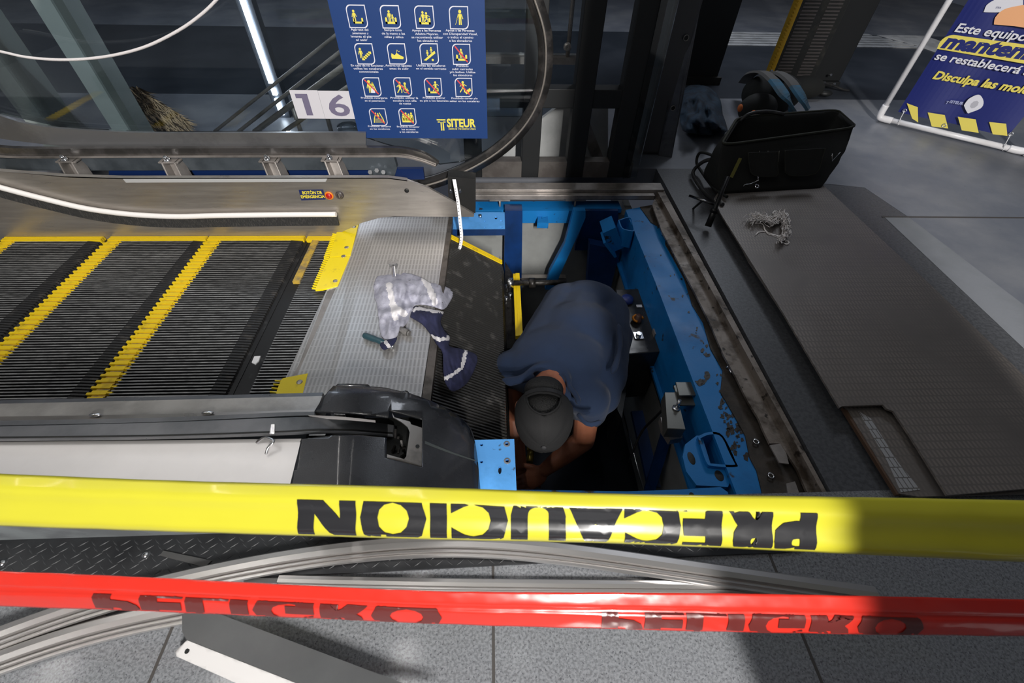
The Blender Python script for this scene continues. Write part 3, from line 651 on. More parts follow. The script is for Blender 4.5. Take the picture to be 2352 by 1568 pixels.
m = MB(); m.prism([PY(*q,1.76) for q in [(250,392),(972,388),(975,412),(250,412)]], (0,.02,0)); part('inner_panel', m, mat('navy_panel', (.004,.018,.085), .35), t)
for i, (px, py) in enumerate(((158,388),(392,389),(620,387),(762,385))):
    c = PY(px,py,1.70); m = MB()
    m.box((c.x-.038,c.y+.005,c.z+.020),(c.x+.038,c.y+.055,c.z+.026))
    for s in (-1, 1): m.prism([(c.x+s*.024,c.y+.055,c.z+.026),(c.x+s*.024,c.y+.0,c.z+.026),(c.x+s*.026+.026,c.y-.045,c.z-.055),(c.x+s*.026+.026,c.y+.02,c.z-.055)], (.006,0,0))
    m.prism([(c.x-.02,c.y+.03,c.z+.01),(c.x-.0,c.y-.0,c.z-.05),(c.x+.045,c.y-.0,c.z-.05),(c.x+.028,c.y+.03,c.z+.01)], (0,.012,0))
    cl = part('clamp', m, steel_dirty, t, bevel=.0015)
    m = MB(); b0 = Vector((c.x-.004,c.y+.018,c.z+.026)); m.cyl(b0, b0+Vector((0,-.004,.008)), .012, 6); m.cyl(b0, b0+Vector((0,-.008,.020)), .006, 10); part('clamp_bolt', m, zinc, cl)
for q in ((853,396),(868,392),(883,396),(893,410)): m = MB(); c = PY(*q,1.735); m.cyl(c, c+Vector((0,-.018,.01)), .009, 6); part('rail_end_bolt', m, zinc, t)
gl = [(-60,240),(0,262),(150,294),(330,303),(800,303),(880,330),(960,352),(1010,378),(1060,372),(1120,345),(1180,297),(1215,250),(1236,190),(1243,130),(1239,70),(1220,0),(1185,-60),(1130,-120),(1040,-180),(900,-210),(-60,-210)]
m = MB(); m.prism([PY(a,b,1.80) for a,b in gl], (0,.010,0)); part('glass_panel', m, glass, t)
hp = smooth_path([PY(*q,1.80) for q in [(1090,-160),(1165,-95),(1210,-40),(1230,5),(1249,70),(1253,130),(1247,190),(1226,250),(1190,302),(1140,347),(1080,383),(1015,410),(965,424)]], 5)
m = MB(); m.sweep([(-.026,-.014),(-.026,.006),(-.016,.016),(.016,.016),(.026,.006),(.026,-.014)], hp, up=(0,1,0), smooth=True); part('newel_handrail', m, rail_rub, t)
m = MB(); m.tube([p+Vector((0,-.020,0)) for p in hp], .0045, 6); part('newel_edge', m, mat('thin_bright_edge', (.42,.38,.34), .35, .8), t, 'thin bright edge of the newel rail')
m = MB(); m.prism([PY(*q,1.70) for q in [(1028,405),(1092,412),(1092,490),(1062,480),(1030,455)]], (0,.06,0)); part('newel_bracket', m, mat('dark_bracket', (.035,.035,.035), .45, .5), t)
for q in ((1036,435),(1057,435),(1047,418)): m = MB(); c = PY(*q,1.69); m.cyl(c, c+Vector((0,-.02,0)), .007, 6); part('newel_bolt', m, zinc, t)
# sticker, stop button, key switch on the skirt
yy = ys-.0015
m = MB(); q = [PY(a,b,yy) for a,b in [(686,436),(742,435),(748,458),(692,460)]]; m.prism(q, (0,-.0006,0)); sk = part('emergency_sticker', m, mat('navy_sticker', (.012,.022,.10), .5), t)
m = MB(); rx = (q[1]-q[0]).normalized(); uz = Vector((0,0,1))
o = PY(695,446,yy-.001); put_text(m, 'BOTÓN DE', o, rx, uz, .018, .03, width=.075, lift=.0002); o = PY(692,455,yy-.001); put_text(m, 'EMERGENCIA', o, rx, uz, .017, .03, width=.092, lift=.0002)
part('sticker_lettering', m, mat('yellow_print', (.80,.66,.04), .5), sk)
c = PY(756,449,yy); m = MB(); m.lathe(c, (0,-1,0), [(.017,0),(.016,.004),(.012,.004)], 24); m.k = 1; m.lathe(c, (0,-1,0), [(.012,.003),(.010,.008),(0,.009)], 24); part('stop_button', m, [mat('orange_bezel', (.75,.22,.01), .4), mat('red_button', (.45,.01,.01), .3)], t)
c = PY(780,448,yy); m = MB(); m.lathe(c, (0,-1,0), [(.016,0),(.015,.004),(0,.005)], 24); m.k = 1; m.box((c.x-.002,c.y-.0065,c.z-.008),(c.x+.002,c.y-.004,c.z+.008)); m.lathe(c, (0,-1,0), [(.011,.0052),(.012,.0052)], 24); part('key_switch', m, [mat('dark_switch', (.05,.04,.04), .4), steel], t)
c = PY(934,438,yy); m = MB(); m.lathe(c, (0,-1,0), [(.009,0),(.0085,.001),(0,.001)], 20); part('screw_hole', m, void, t)
# ================================================================ POSTER AND NUMBER
yp = 1.795
t = thing('safety_poster', PY(970,317,yp), 'dark blue poster with rows of yellow pictograms stuck on the glass balustrade', 'poster')
pb = mat('poster_blue', (.005,.038,.165), .5, 0, coat=.15); pw = mat('poster_white', (.72,.72,.80), .5); py_ = mat('poster_yellow', (.80,.70,.10), .5); pr = mat('poster_red', (.70,.06,.06), .5)
zb = PY(970,317,yp).z; xl = PY(826,317,yp).x; xR = PY(1120,317,yp).x; zt = PY(930,0,yp).z+.25
m = MB(); m.box((xl,yp-.0015,zb),(xR,yp,zt)); part('sheet', m, pb, t)
ex, ez = Vector((1,0,0)), Vector((0,0,1)); yq = yp-.0018
def W2(px, py): q = PY(px,py,yq); return q
def disc(mb, cx, cz, r, n=12): 
    mb.add([(cx+r*math.cos(6.2832*k/n), yq-.0002, cz+r*math.sin(6.2832*k/n)) for k in range(n)], [tuple(range(n))], False)
def quad2(mb, pts, k=0): mb.k = k; mb.add([(x, yq-.0002-k*.0002, z) for x, z in pts], [tuple(range(len(pts)))], False)
def stroke(mb, pts, w, k=0):
    for (a, b), (c, d) in zip(pts, pts[1:]):
        l = math.hypot(c-a, d-b) or 1; nx, nz = -(d-b)/l*w/2, (c-a)/l*w/2; quad2(mb, [(a+nx,b+nz),(c+nx,d+nz),(c-nx,d-nz),(a-nx,b-nz)], k)
def man_fig(mb, x, z, s, pose=0):
    disc(mb, x, z+s*.86, s*.12); quad2(mb, [(x-.13*s,z+.72*s),(x+.13*s,z+.72*s),(x+.10*s,z+.35*s),(x-.10*s,z+.35*s)])
    if pose == 0: stroke(mb, [(x-.06*s,z+.36*s),(x-.07*s,z)], .09*s); stroke(mb, [(x+.06*s,z+.36*s),(x+.07*s,z)], .09*s); stroke(mb, [(x-.12*s,z+.7*s),(x-.24*s,z+.35*s)], .06*s); stroke(mb, [(x+.12*s,z+.7*s),(x+.22*s,z+.38*s)], .06*s)
    else: stroke(mb, [(x-.04*s,z+.36*s),(x-.30*s,z)], .09*s); stroke(mb, [(x+.04*s,z+.36*s),(x+.14*s,z+.2*s),(x+.10*s,z)], .09*s); stroke(mb, [(x+.1*s,z+.7*s),(x+.36*s,z+.55*s)], .06*s); stroke(mb, [(x-.1*s,z+.7*s),(x-.3*s,z+.5*s)], .06*s)
def trough(mb, x, z, s):
    quad2(mb, [(x-.42*s,z),(x+.42*s,z),(x+.42*s,z+.14*s),(x-.42*s,z+.14*s)])
    for q in (-1, 1): quad2(mb, [(x+q*.42*s,z),(x+q*.42*s,z+.36*s),(x+q*.36*s,z+.42*s),(x+q*.28*s,z+.36*s),(x+q*.28*s,z)][::q])
def pictogram(px, py, kind, slash, s=None):
    c = W2(px, py); s = .064; x, z = c.x, c.z; h = s/2; r = s*.24; out = []
    for (cx_, cz_, a0, rr_) in ((x+h,z+h,0,0),(x-h+r,z+h-r,90,1),(x-h,z-h,0,0),(x+h-r,z-h+r,270,1)):
        if rr_: out += [(cx_+r*math.cos(math.radians(a0+90*k/6)), cz_+r*math.sin(math.radians(a0+90*k/6))) for k in range(7)]
        else: out.append((cx_, cz_))
    m = MB(); m.k = 1; n = len(out); inn_ = [(x+(a-x)*.91, z+(b-z)*.91) for a, b in out]
    m.add([(a,yq-.0002,b) for a,b in out+inn_], [(i,(i+1)%n,n+(i+1)%n,n+i) for i in range(n)], False); m.k = 0
    b = z-.30*s
    if kind == 'edge': trough(m,x+.02*s,b,.62*s); man_fig(m,x-.14*s,b+.1*s,.5*s)
    elif kind == 'child': trough(m,x,b,.7*s); man_fig(m,x-.06*s,b+.1*s,.5*s); man_fig(m,x+.1*s,b+.1*s,.32*s)
    elif kind == 'old': trough(m,x,b,.7*s); man_fig(m,x-.08*s,b+.08*s,.5*s); man_fig(m,x+.1*s,b+.08*s,.46*s,1)
    elif kind == 'blind': man_fig(m,x+.06*s,b,.66*s); stroke(m,[(x-.02*s,b+.4*s),(x-.2*s,b)],.02*s)
    elif kind == 'stairs':
        man_fig(m,x-.22*s,b+.1*s,.5*s)
        for k in range(5): quad2(m,[(x-.2*s+k*.1*s,b+k*.075*s),(x-.05*s+k*.1*s,b+k*.075*s),(x-.05*s+k*.1*s,b+(k+1.6)*.075*s),(x-.2*s+k*.1*s,b+(k+1.6)*.075*s)])
    elif kind == 'shoe': quad2(m,[(x-.32*s,b+.08*s),(x+.3*s,b+.06*s),(x+.34*s,b+.16*s),(x+.12*s,b+.26*s),(x-.02*s,b+.36*s),(x-.14*s,b+.24*s),(x-.30*s,b+.34*s),(x-.34*s,b+.2*s)][::1]); stroke(m,[(x-.02*s,b+.36*s),(x+.02*s,b+.5*s),(x+.08*s,b+.42*s),(x+.16*s,b+.44*s)],.02*s)
    elif kind == 'ride':
        quad2(m,[(x-.34*s,b+.0),(x-.2*s,b-.02*s),(x+.34*s,b+.34*s),(x+.3*s,b+.46*s)]); man_fig(m,x-.1*s,b+.2*s,.3*s); man_fig(m,x+.12*s,b+.34*s,.3*s); disc(m,x+.16*s,b+.02*s,.06*s)
    elif kind == 'cart': trough(m,x,b,.72*s); man_fig(m,x-.02*s,b+.12*s,.46*s)
    elif kind == 'lean': 
        man_fig(m,x-.12*s,b,.68*s); stroke(m,[(x-.02*s,b),(x+.06*s,b+.56*s),(x+.24*s,b)],.06*s); quad2(m,[(x-.1*s,b),(x+.14*s,b),(x+.1*s,b+.3*s),(x-.02*s,b+.3*s)],1); m.k = 0
    elif kind == 'wheel': 
        man_fig(m,x-.16*s,b,.6*s,1); disc(m,x+.14*s,b+.48*s,.07*s); stroke(m,[(x+.13*s,b+.42*s),(x+.15*s,b+.2*s),(x+.3*s,b+.1*s)],.08*s)
        stroke(m,[(x+.14*s+.14*s*math.cos(k*.7),b+.14*s+.14*s*math.sin(k*.7)) for k in range(10)],.02*s)
    elif kind == 'side': trough(m,x,b,.7*s); man_fig(m,x+.14*s,b+.12*s,.52*s,1)
    elif kind == 'run': man_fig(m,x-.04*s,b+.05*s,.6*s,1); stroke(m,[(x+.1*s,b-.0),(x+.3*s,b+.16*s),(x+.4*s,b+.2*s)],.16*s)
    elif kind == 'sit':
        for q in (-1,1): stroke(m,[(x+q*.3*s,b-.02*s),(x+q*.26*s,b+.2*s),(x+q*.1*s,b+.56*s)],.05*s)
        for k in range(5): stroke(m,[(x-.24*s,b+.05*s*k),(x+.24*s,b+.05*s*k)],.014*s)
        man_fig(m,x,b+.2*s,.34*s)
    elif kind == 'crowd':
        quad2(m,[(x-.34*s,b),(x+.34*s,b),(x+.34*s,b+.26*s),(x-.34*s,b+.26*s)])
        for q in range(4): man_fig(m,x-.24*s+q*.16*s,b+.1*s,.42*s+.06*s*(q%2))
    if slash: m.k = 2; a, b2 = (x-.34*s, z+.38*s), (x+.32*s, z-.36*s); l = .034*s/2**.5; m.add([(a[0]-l,yq-.0007,a[1]-l),(b2[0]-l,yq-.0007,b2[1]-l),(b2[0]+l,yq-.0007,b2[1]+l),(a[0]+l,yq-.0007,a[1]+l)], [(0,1,2,3)], False)
    part('pictogram', m, [py_, pw, pr], t)
rows = [((820,38),'edge',0),((897,39),'child',0),((975,40),'old',0),((1054,41),'blind',0),((838,124),'stairs',0),((912,124),'shoe',0),((986,124),'ride',0),((1060,125),'cart',1),
        ((854,200),'lean',1),((925,200),'wheel',1),((995,201),'side',1),((1065,201),'run',1),((869,269),'sit',1),((936,269),'crowd',1)]
for (q, k, s_) in rows: pictogram(*q, k, s_)
caps = [((827,72),['Agárrate del','pasamanos y','levanta el pie','al salir']),((903,73),['Siempre toma','de la mano a las','niñas y niños']),((980,74),['Apoya a las Personas','Adultos Mayores,','se recomienda utilizar','los elevadores']),((1057,74),['Apoya a las Personas','con Discapacidad Visual,','o indica el camino','a los elevadores']),
        ((845,154),['En caso de no funcionar,','utiliza las escaleras','convencionales']),((916,154),['Amarra tus agujetas','antes de subir']),((990,154),['Utiliza las escaleras','en el sentido correcto']),((1062,155),['Prohibido','subir carreolas','y/o bultos. Utiliza','los elevadores']),
        ((860,228),['Prohibido recargarse','en el pasamanos']),((929,228),['Prohibido utilizar la','escalera con silla','de ruedas']),((997,228),['Prohibido acercar','su pie a los laterales']),((1067,229),['Prohibido correr y/o','saltar en las escaleras']),
        ((872,293),['Prohibido sentarse','en las escalones']),((938,294),['Prohibido bloquear','los accesos','a las escaleras'])]
for (px, py), lines in caps:
    c = W2(px, py); m = MB()
    for i, l in enumerate(lines): put_text(m, l, c-ez*(-.002+i*.0098), ex, ez, .0092, .012, width=len(l)*.0049, lift=.0003, align='CENTER')
    part('caption', m, pw, t)
m = MB(); o = W2(1027,291); w = W2(1093,291).x-o.x; put_text(m, 'SITEUR', o, ex, ez, .042, .035, width=w, lift=.0003); o = W2(1030,294); put_text(m, 'Sistema de Tren Eléctrico Urbano', o-ez*.006, ex, ez, .012, .01, width=w*.95, lift=.0003)
o = W2(1003,275); x, z = o.x, o.z
stroke(m, [(x,z),(x+.034,z)], .005); stroke(m, [(x+.003,z-.008),(x+.012,z-.008)], .004); stroke(m, [(x+.016,z-.008),(x+.016,z-.040)], .005); stroke(m, [(x+.024,z-.008),(x+.024,z-.040)], .005); stroke(m, [(x+.024,z-.008),(x+.034,z-.008)], .004)
part('logo', m, py_, t)
t = thing('number_sign', PY(745,272,yp), 'white number 16 sticker on the glass left of the blue poster', 'sign')
q0 = PY(684,273,yp-.003); q1 = PY(815,273,yp-.003); zt2 = PY(745,208,yp).z
m = MB(); mid = (q0.x+q1.x)/2-.005; m.box((q0.x,yp+.001,q0.z),(mid-.0006,yp+.002,zt2)); m.box((mid,yp+.001,q0.z),(q1.x+.02,yp+.002,zt2-.001)); part('sheet', m, mat('paper_white', (.62,.60,.64), .5), t)
m = MB(); g = mat('slate_print', (.16,.14,.22), .5); hgt = (zt2-q0.z)
x0_ = PY(712,262,yp).x; z0_ = q0.z+hgt*.12; h_ = hgt*.76
m.add([(x0_-.013,yp+.0007,z0_),(x0_+.011,yp+.0007,z0_),(x0_+.011,yp+.0007,z0_+h_),(x0_-.013,yp+.0007,z0_+h_),(x0_-.034,yp+.0007,z0_+h_),(x0_-.034,yp+.0007,z0_+h_*.80),(x0_-.013,yp+.0007,z0_+h_*.80)], [(0,1,2,3,6),(6,3,4,5)], False)
part('digit', m, g, t); m = MB()
put_text(m, '6', Vector((PY(762,262,yp).x-.01,yp+.0007,q0.z+hgt*.12)), ex, ez, hgt*1.05, .015, width=.078, lift=.0002)
part('digit', m, g, t)
# ================================================================ NEAR BALUSTRADE
t = thing('escalator_balustrade', (-1.0,.48,0), 'near escalator balustrade with bright stainless deck, open rail track and black end cap', 'balustrade')
def strip(name, top, bot, z0, z1, mt, th=.02, label=None, parent=None):
    m = MB(); tt = sp2(top, 5); bb = sp2(bot, 5); m.sheet([P(a,b,z0) for a,b in tt], [P(a,b,z1) for a,b in bb], (0,0,-th)); return part(name, m, mt, parent or t, label)
strip('inner_lip', [(-60,920),(350,911),(742,901)], [(-60,929),(350,920),(738,909)], .185, .19, alu_grey, .15)
strip('inner_deck', [(-60,928),(350,919),(740,909)], [(-60,957),(350,951),(728,940)], .19, .195, mat('dusty_deck_metal', (.40,.385,.365), .4, .35, (.28,.27,.255), 9, .4, .65, .1, 80, .1), .05)
strip('channel_lip', [(-60,957),(350,951),(728,940)], [(-60,967),(350,960),(722,946)], .195, .198, steel, .03)
strip('dark_rail', [(-60,967),(350,959),(640,947),(722,945)], [(-60,978),(350,969),(640,956),(722,953)], .205, .205, alu_grey, .02)
strip('track_bed', [(-60,975),(350,965),(722,948)], [(-60,1018),(350,1016),(700,1012)], .185, .185, void, .01)
guide_z = lambda x: .222-.00000155*max(0, x-640)**2*1.0
gt = sp2([(-60,979),(350,969),(640,958),(720,957),(800,961),(905,975)], 6); gb = sp2([(-60,1008),(350,1003),(640,994),(720,990),(800,990),(902,998)], 6)
m = MB(); m.sheet([P(a,b,guide_z(a)) for a,b in gt], [P(a,b,guide_z(a)) for a,b in gb], (0,0,-.012)); part('handrail_guide', m, alu_grey, t, bevel=.002)
m = MB(); m.sheet([P(a,b-5,guide_z(a)+.0015) for a,b in gb], [P(a,b-2,guide_z(a)+.0015) for a,b in gb], (0,0,-.003)); part('guide_groove', m, void, t)
m = MB(); m.prism([P(*q,.2245) for q in [(623,974),(631,974),(630,996),(619,996)]], (0,0,-.002)); part('joint_plate', m, zinc, t)
for q in ((218,953),(477,948)): c = P(*q,.20); m = MB(); m.ell(c, (.014,0,0),(0,.005,0),(0,0,.005), 12, 8); part('fixing_bolt', m, zinc, t)
strip('deck_edge', [(-60,1015),(350,1011),(692,1007)], [(-60,1024),(350,1020),(688,1016)], .203, .204, mat('white_edge', (.8,.78,.77), .4, .5), .02)
strip('outer_deck', [(-60,1023),(350,1019),(690,1015)], [(-60,1186),(350,1180),(652,1174)], .204, .196, alu_bright, .02)
m = MB(); a = P(-60,1186,.196); b = P(652,1174,.196); a2 = P(-60,1243,0); b2 = P(410,1229,0); b2 = a2+(b2-a2)*((b.x-a2.x)/(b2.x-a2.x)); m.sheet([a, b], [a2, b2], (0,.02,0)); part('outer_skirt', m, mat('grey_base_panel', (.22,.24,.25), .5, .3, (.15,.16,.17), 8), t)
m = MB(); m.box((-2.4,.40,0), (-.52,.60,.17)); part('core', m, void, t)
m = MB(); c = P(620,1022,.206); m.tube(smooth_path([c+Vector((-.03,.006,.001)), c+Vector((-.01,.012,.012)), c+Vector((.014,.0,.016)), c+Vector((.004,-.012,.01)), c+Vector((0,-.022,.002))]), .0028, 6); one('wire_scrap', m, zinc, 'twisted piece of foil tape stuck on the bright deck next to the black cap', 'scrap')
# black end cap
capz = lambda x: .222-.165*max(0, (x-760)/330)**1.7
outl = [(765,886),(800,885),(850,887),(900,893),(940,902),(985,918),(1030,941),(1062,962),(1080,985),(1092,1018),(1098,1060),(1104,1130),(1108,1190),(648,1190),(668,1105),(690,1012),(712,1004),(800,1000),(885,1004),(888,1000),(800,992),(716,992),(700,985),(706,955),(722,938),(742,912)]
outl = [(765,886),(800,885),(850,887),(900,893),(940,902),(985,918),(1030,941),(1062,962),(1080,985),(1092,1018),(1098,1060),(1104,1130),(1108,1190),(648,1190),(668,1105),(692,1008),(760,1000),(830,999),(888,1005),(888,1045),(888,1052),(970,1073),(971,962),(894,941),(893,958),(850,952),(800,947),(760,946),(722,944),(742,912)]
V, Fc = grid_cut([Vector((a,b,0)) for a,b in outl], tessellate_polygon([[Vector((a,b,0)) for a,b in outl]]), 9, 60)
edge = [(765,886),(850,887),(900,893),(985,918),(1062,962),(1092,1018),(1108,1190)]
def cz(v):
    d = dseg(v.x, v.y, edge); return capz(v.x) - .012*max(0, 1-d/14)**2
m = MB(); top = [P(v.x, v.y, cz(v)) for v in V]; m.add(top, Fc, True); m.add([P(a,b,capz(a)-.012) for a,b in sp2(edge,4)]+[P(a,b,capz(a)-.012)-Vector((0,0,.13)) for a,b in sp2(edge,4)], [(i,i+1,i+1+len(sp2(edge,4)),i+len(sp2(edge,4))) for i in range(len(sp2(edge,4))-1)], True)
oc = part('end_cap', m, black_pl, t); sd = oc.modifiers.new('s','SOLIDIFY'); sd.thickness = .006; sd.offset = -1
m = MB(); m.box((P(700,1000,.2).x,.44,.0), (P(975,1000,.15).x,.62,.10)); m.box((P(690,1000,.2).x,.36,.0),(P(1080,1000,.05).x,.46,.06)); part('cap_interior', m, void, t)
m = MB(); pts = [(901,948),(906,958),(942,968),(944,974),(969,982),(970,1071),(889,1050),(889,1043),(928,1054),(933,1048),(941,992),(936,980),(921,968),(903,958)]
m.prism([P(a,b,capz(a)-.004) for a,b in pts], (0,0,-.004)); pl_ = part('inlet_plate', m, mat('cut_steel_plate', (.30,.28,.26), .38, .7, (.18,.17,.16), 12), t, 'bare steel plate seen in the cut-out')
m = MB(); c = P(959,1025,capz(959)-.003); m.lathe(c, (.3,0,1), [(0,.0008),(.0048,.0008)], 14); part('screw_hole', m, void, pl_)
m = MB(); sl = sp2([(976,1012),(1000,1022),(1040,1038),(1092,1056)], 4); m.sheet([P(a,b,capz(a)+.0015) for a,b in sl], [P(a,b+6-(a-976)*.035,capz(a)+.0015) for a,b in sl], (0,0,-.002)); part('scuffed_seam', m, mat('scuffed_seam', (.06,.07,.07), .5), t)
m = MB()
rr = random.Random(2)
for k in range(12): a = P(895+rr.random()*40, 1000+rr.random()*45, .10); m.bar(a, a+Vector((rr.uniform(-.01,.01),rr.uniform(-.02,.02),rr.uniform(-.01,.02))), .005, .006)
part('inlet_switch', m, grease, t)
strip('inner_foil', [(708,953),(790,957),(862,965)], [(716,959),(790,963),(862,969)], .218, .205, mat('pale_tape', (.62,.60,.60), .5), .002)
# ================================================================ LOOSE PROFILES AND SHEETS ON THE NEAR FLOOR
prof = [(-.022,0),(-.022,.010),(-.019,.014),(-.008,.016),(.003,.015),(.004,.003),(.0085,.003),(.009,.012),(.0125,.012),(.013,.003),(.0175,.003),(.018,.009),(.022,.009),(.022,0)]
def rail(name, pts, z, label, s=1.0, flip=1, mt=None, zz=None):
    path = smooth_path([P(a,b,(zz[i] if zz else z)) for i,(a,b) in enumerate(pts)], 10)
    for _ in range(120): path = [path[0]]+[(path[i-1]+path[i]*2+path[i+1])/4 for i in range(1, len(path)-1)]+[path[-1]]
    m = MB(); m.sweep([(a*s*flip, b*s) for a, b in prof], path, smooth=False); return one(name, m, mt or alu_ext, label, 'rail', 'loose aluminium handrail profiles on the near floor')
rail('aluminium_profile', [(-90,1502),(0,1468),(110,1425),(250,1380),(400,1340),(560,1306),(720,1278),(860,1262),(1000,1254),(1130,1256),(1280,1270),(1450,1294),(1650,1324),(1850,1352),(2010,1375)], .012, 'long curved aluminium profile arching across the chequered strip between the two tapes')
rail('aluminium_profile', [(-90,1558),(0,1524),(110,1483),(230,1448),(330,1424),(440,1404)], .004, 'lower curved aluminium profile at the left that ends at the bent metal sheet')
rail('aluminium_profile', [(640,1337),(900,1344),(1200,1348),(1500,1350),(1900,1352)], .001, 'straight aluminium profile lying parallel to and just above the red tape', .62)
rail('aluminium_profile', [(-20,1512),(80,1462),(160,1432),(246,1408)], .001, 'short dull profile squeezed between the two curved profiles at the left', .40, mt=steel_dirty)
t = thing('metal_sheet', P(560,1490,0), 'bent grey metal sheet with a punched lip coloured as lit at the bottom edge of the photo', 'metal sheet')
m = MB(); m.prism([P(*q,.030) for q in [(418,1412),(430,1404),(508,1411),(1010,1600),(790,1610),(429,1470),(418,1450)]], (0,0,-.002)); part('web', m, mat('satin_sheet', (.15,.155,.16), .36, .7, (.12,.125,.13), 5, .4, .7, .04, 120, .08), t)
fl = [Vector((a,b,0)) for a,b in [(429,1470),(790,1612),(640,1612),(405,1507),(402,1495)]]; V, Fc = grid_cut(fl, tessellate_polygon([fl]), 12, 12)
m = MB(); m.add([P(v.x,v.y,.031-.018*min(1,dseg(v.x,v.y,[(429,1470),(790,1612)])/45)+.0006*noise.noise(Vector((v.x/26,v.y/20,0)))) for v in V], Fc, True); lp = part('lip', m, mat('lit_lip', (.60,.585,.58), .4, .15), t, 'crumpled lip coloured as lit, with a punched hole'); lp.modifiers.new('s','SOLIDIFY').thickness = .0015  # same sheet as the web, light on the bend put into a paler colour
m = MB(); c = P(430,1495,.0235); m.lathe(c, (0,0,1), [(0,.0006),(.0045,.0006)], 12); part('punched_hole', m, void, lp)
m = MB(); m.prism([P(*q,.009) for q in [(375,1264),(486,1287),(470,1302),(367,1275)]], (0,0,-.003)); one('metal_offcut', m, mat('offcut', (.10,.10,.10), .45, .5), 'small dark metal offcut on the chequered strip, tip under the curved profile', 'scrap')
m = MB(); m.prism([P(*q,.006) for q in [(560,1325),(700,1330),(690,1338),(560,1336)]], (0,0,-.004)); one('metal_offcut', m, mat('offcut', (.10,.10,.10)), 'thin dull metal strip end just above the red tape under the arching profile', 'scrap')
# ================================================================ BARRIER TAPES
def interp(pl, x):
    for (a, b), (c, d) in zip(pl, pl[1:]):
        if x <= c: return b+(d-b)*(x-a)/(c-a)
    (a, b), (c, d) = pl[-2], pl[-1]; return b+(d-b)*(x-a)/(c-a)
def tape(name, topl, botl, zt, zb, bulge, mt, label, cat, texts, tmat, vclip, heavy, vmin=0):
    topl, botl = sp2(topl, 8), sp2(botl, 8); nrm = Vector((0,-.62,.78))
    def pos(px, v, lift=0):
        a = P(px, interp(topl, px), zt); b = P(px, interp(botl, px), zb)
        w = .0012*noise.noise(Vector((px/90, v*2.2, 0)))+.0006*noise.noise(Vector((px/24, v*5, 3)))*heavy
        return a+(b-a)*v+nrm*(bulge(v, px)+w+lift)
    t = thing(name, pos(1176, .5)-Vector((0,0,.05)), label, cat)
    xs_ = [-900+4100*i/300 for i in range(301)]; nv = 18; m = MB()
    m.add([pos(x, j/nv) for x in xs_ for j in range(nv+1)], [(i*(nv+1)+j,(i+1)*(nv+1)+j,(i+1)*(nv+1)+j+1,i*(nv+1)+j+1) for i in range(300) for j in range(nv)], True)
    o = part('film', m, mt, t); s = o.modifiers.new('s','SOLIDIFY'); s.thickness = .0004; s.offset = -1
    for (txt, x0, x1, v0, v1, rot) in texts:
        vs, fs = text_tris(txt, 1.0, .06, 1.10); a0 = min(v.x for v in vs); a1 = max(v.x for v in vs)
        h = max(v.y for v in vs)
        vs = [Vector(((v.x-a0)/(a1-a0)*100, v.y/h*10, 0)) for v in vs]; V, Fc = grid_cut(vs, fs, 1.0, .8)
        W_ = []
        for v in V:
            fx = v.x/100; px = x1-(x1-x0)*fx if rot else x0+(x1-x0)*fx; W_.append((px, v0+v.y/10*(v1-v0)))
        keep = [f for f in Fc if vmin < sum(W_[i][1] for i in f)/len(f) < vclip]
        m = MB(); m.add([pos(a, max(vmin, min(b, vclip)), .0012) for a, b in W_], keep, True); part('lettering', m, tmat, t, 'dark upside-down lettering')
    return t
ytape = mat('yellow_tape', (.50,.465,.03), .30, 0, coat=.3, bump=.0); rtape = mat('red_tape', (.52,.024,.014), .26, 0, coat=.4)
for mm, cc in ((ytape,(.78,.72,.04)), (rtape,(.86,.055,.03))):
    b = mm.node_tree.nodes['Principled BSDF']; b.inputs['Subsurface Weight'].default_value = 0
tape('caution_tape', [(-60,1083),(0,1087),(400,1103),(1000,1119),(1400,1133),(1900,1140),(2420,1150)], [(-60,1203),(0,1207),(300,1217),(650,1228),(1000,1238),(1400,1247),(1850,1266),(2420,1293)], .47, .41,
     lambda v, x: .013*math.sin(math.pi*min(1, v*1.0))**.8+.004*math.sin(9*v)*min(1, v*3), ytape, 'yellow barrier tape with black upside-down letters stretched across the foreground', 'barrier tape',
     [('PRECAUCION', 692, 1862, .04, 1.20, True)], mat('tape_black', (.018,.018,.020), .25, 0, coat=.5), .93, .3, .25)
tape('danger_tape', [(-60,1306),(0,1311),(330,1325),(700,1344),(1050,1358),(1700,1363),(2420,1378)], [(-60,1388),(0,1392),(250,1400),(560,1413),(1000,1432),(1500,1447),(1900,1455),(2420,1462)], .41, .365,
     lambda v, x: .006*math.sin(math.pi*v)+(-.004*math.exp(-((v-.44)/.06)**2) if x < 3000 else 0), rtape, 'red barrier tape with dark mirrored letters, below the yellow tape', 'barrier tape',
     [('PELIGRO', 222, 1016, .33, 1.28, False), ('PELIGRO', 1380, 2112, .33, 1.28, False)], mat('tape_brown', (.10,.016,.014), .28, 0, coat=.4), .975, 1.0, .47)
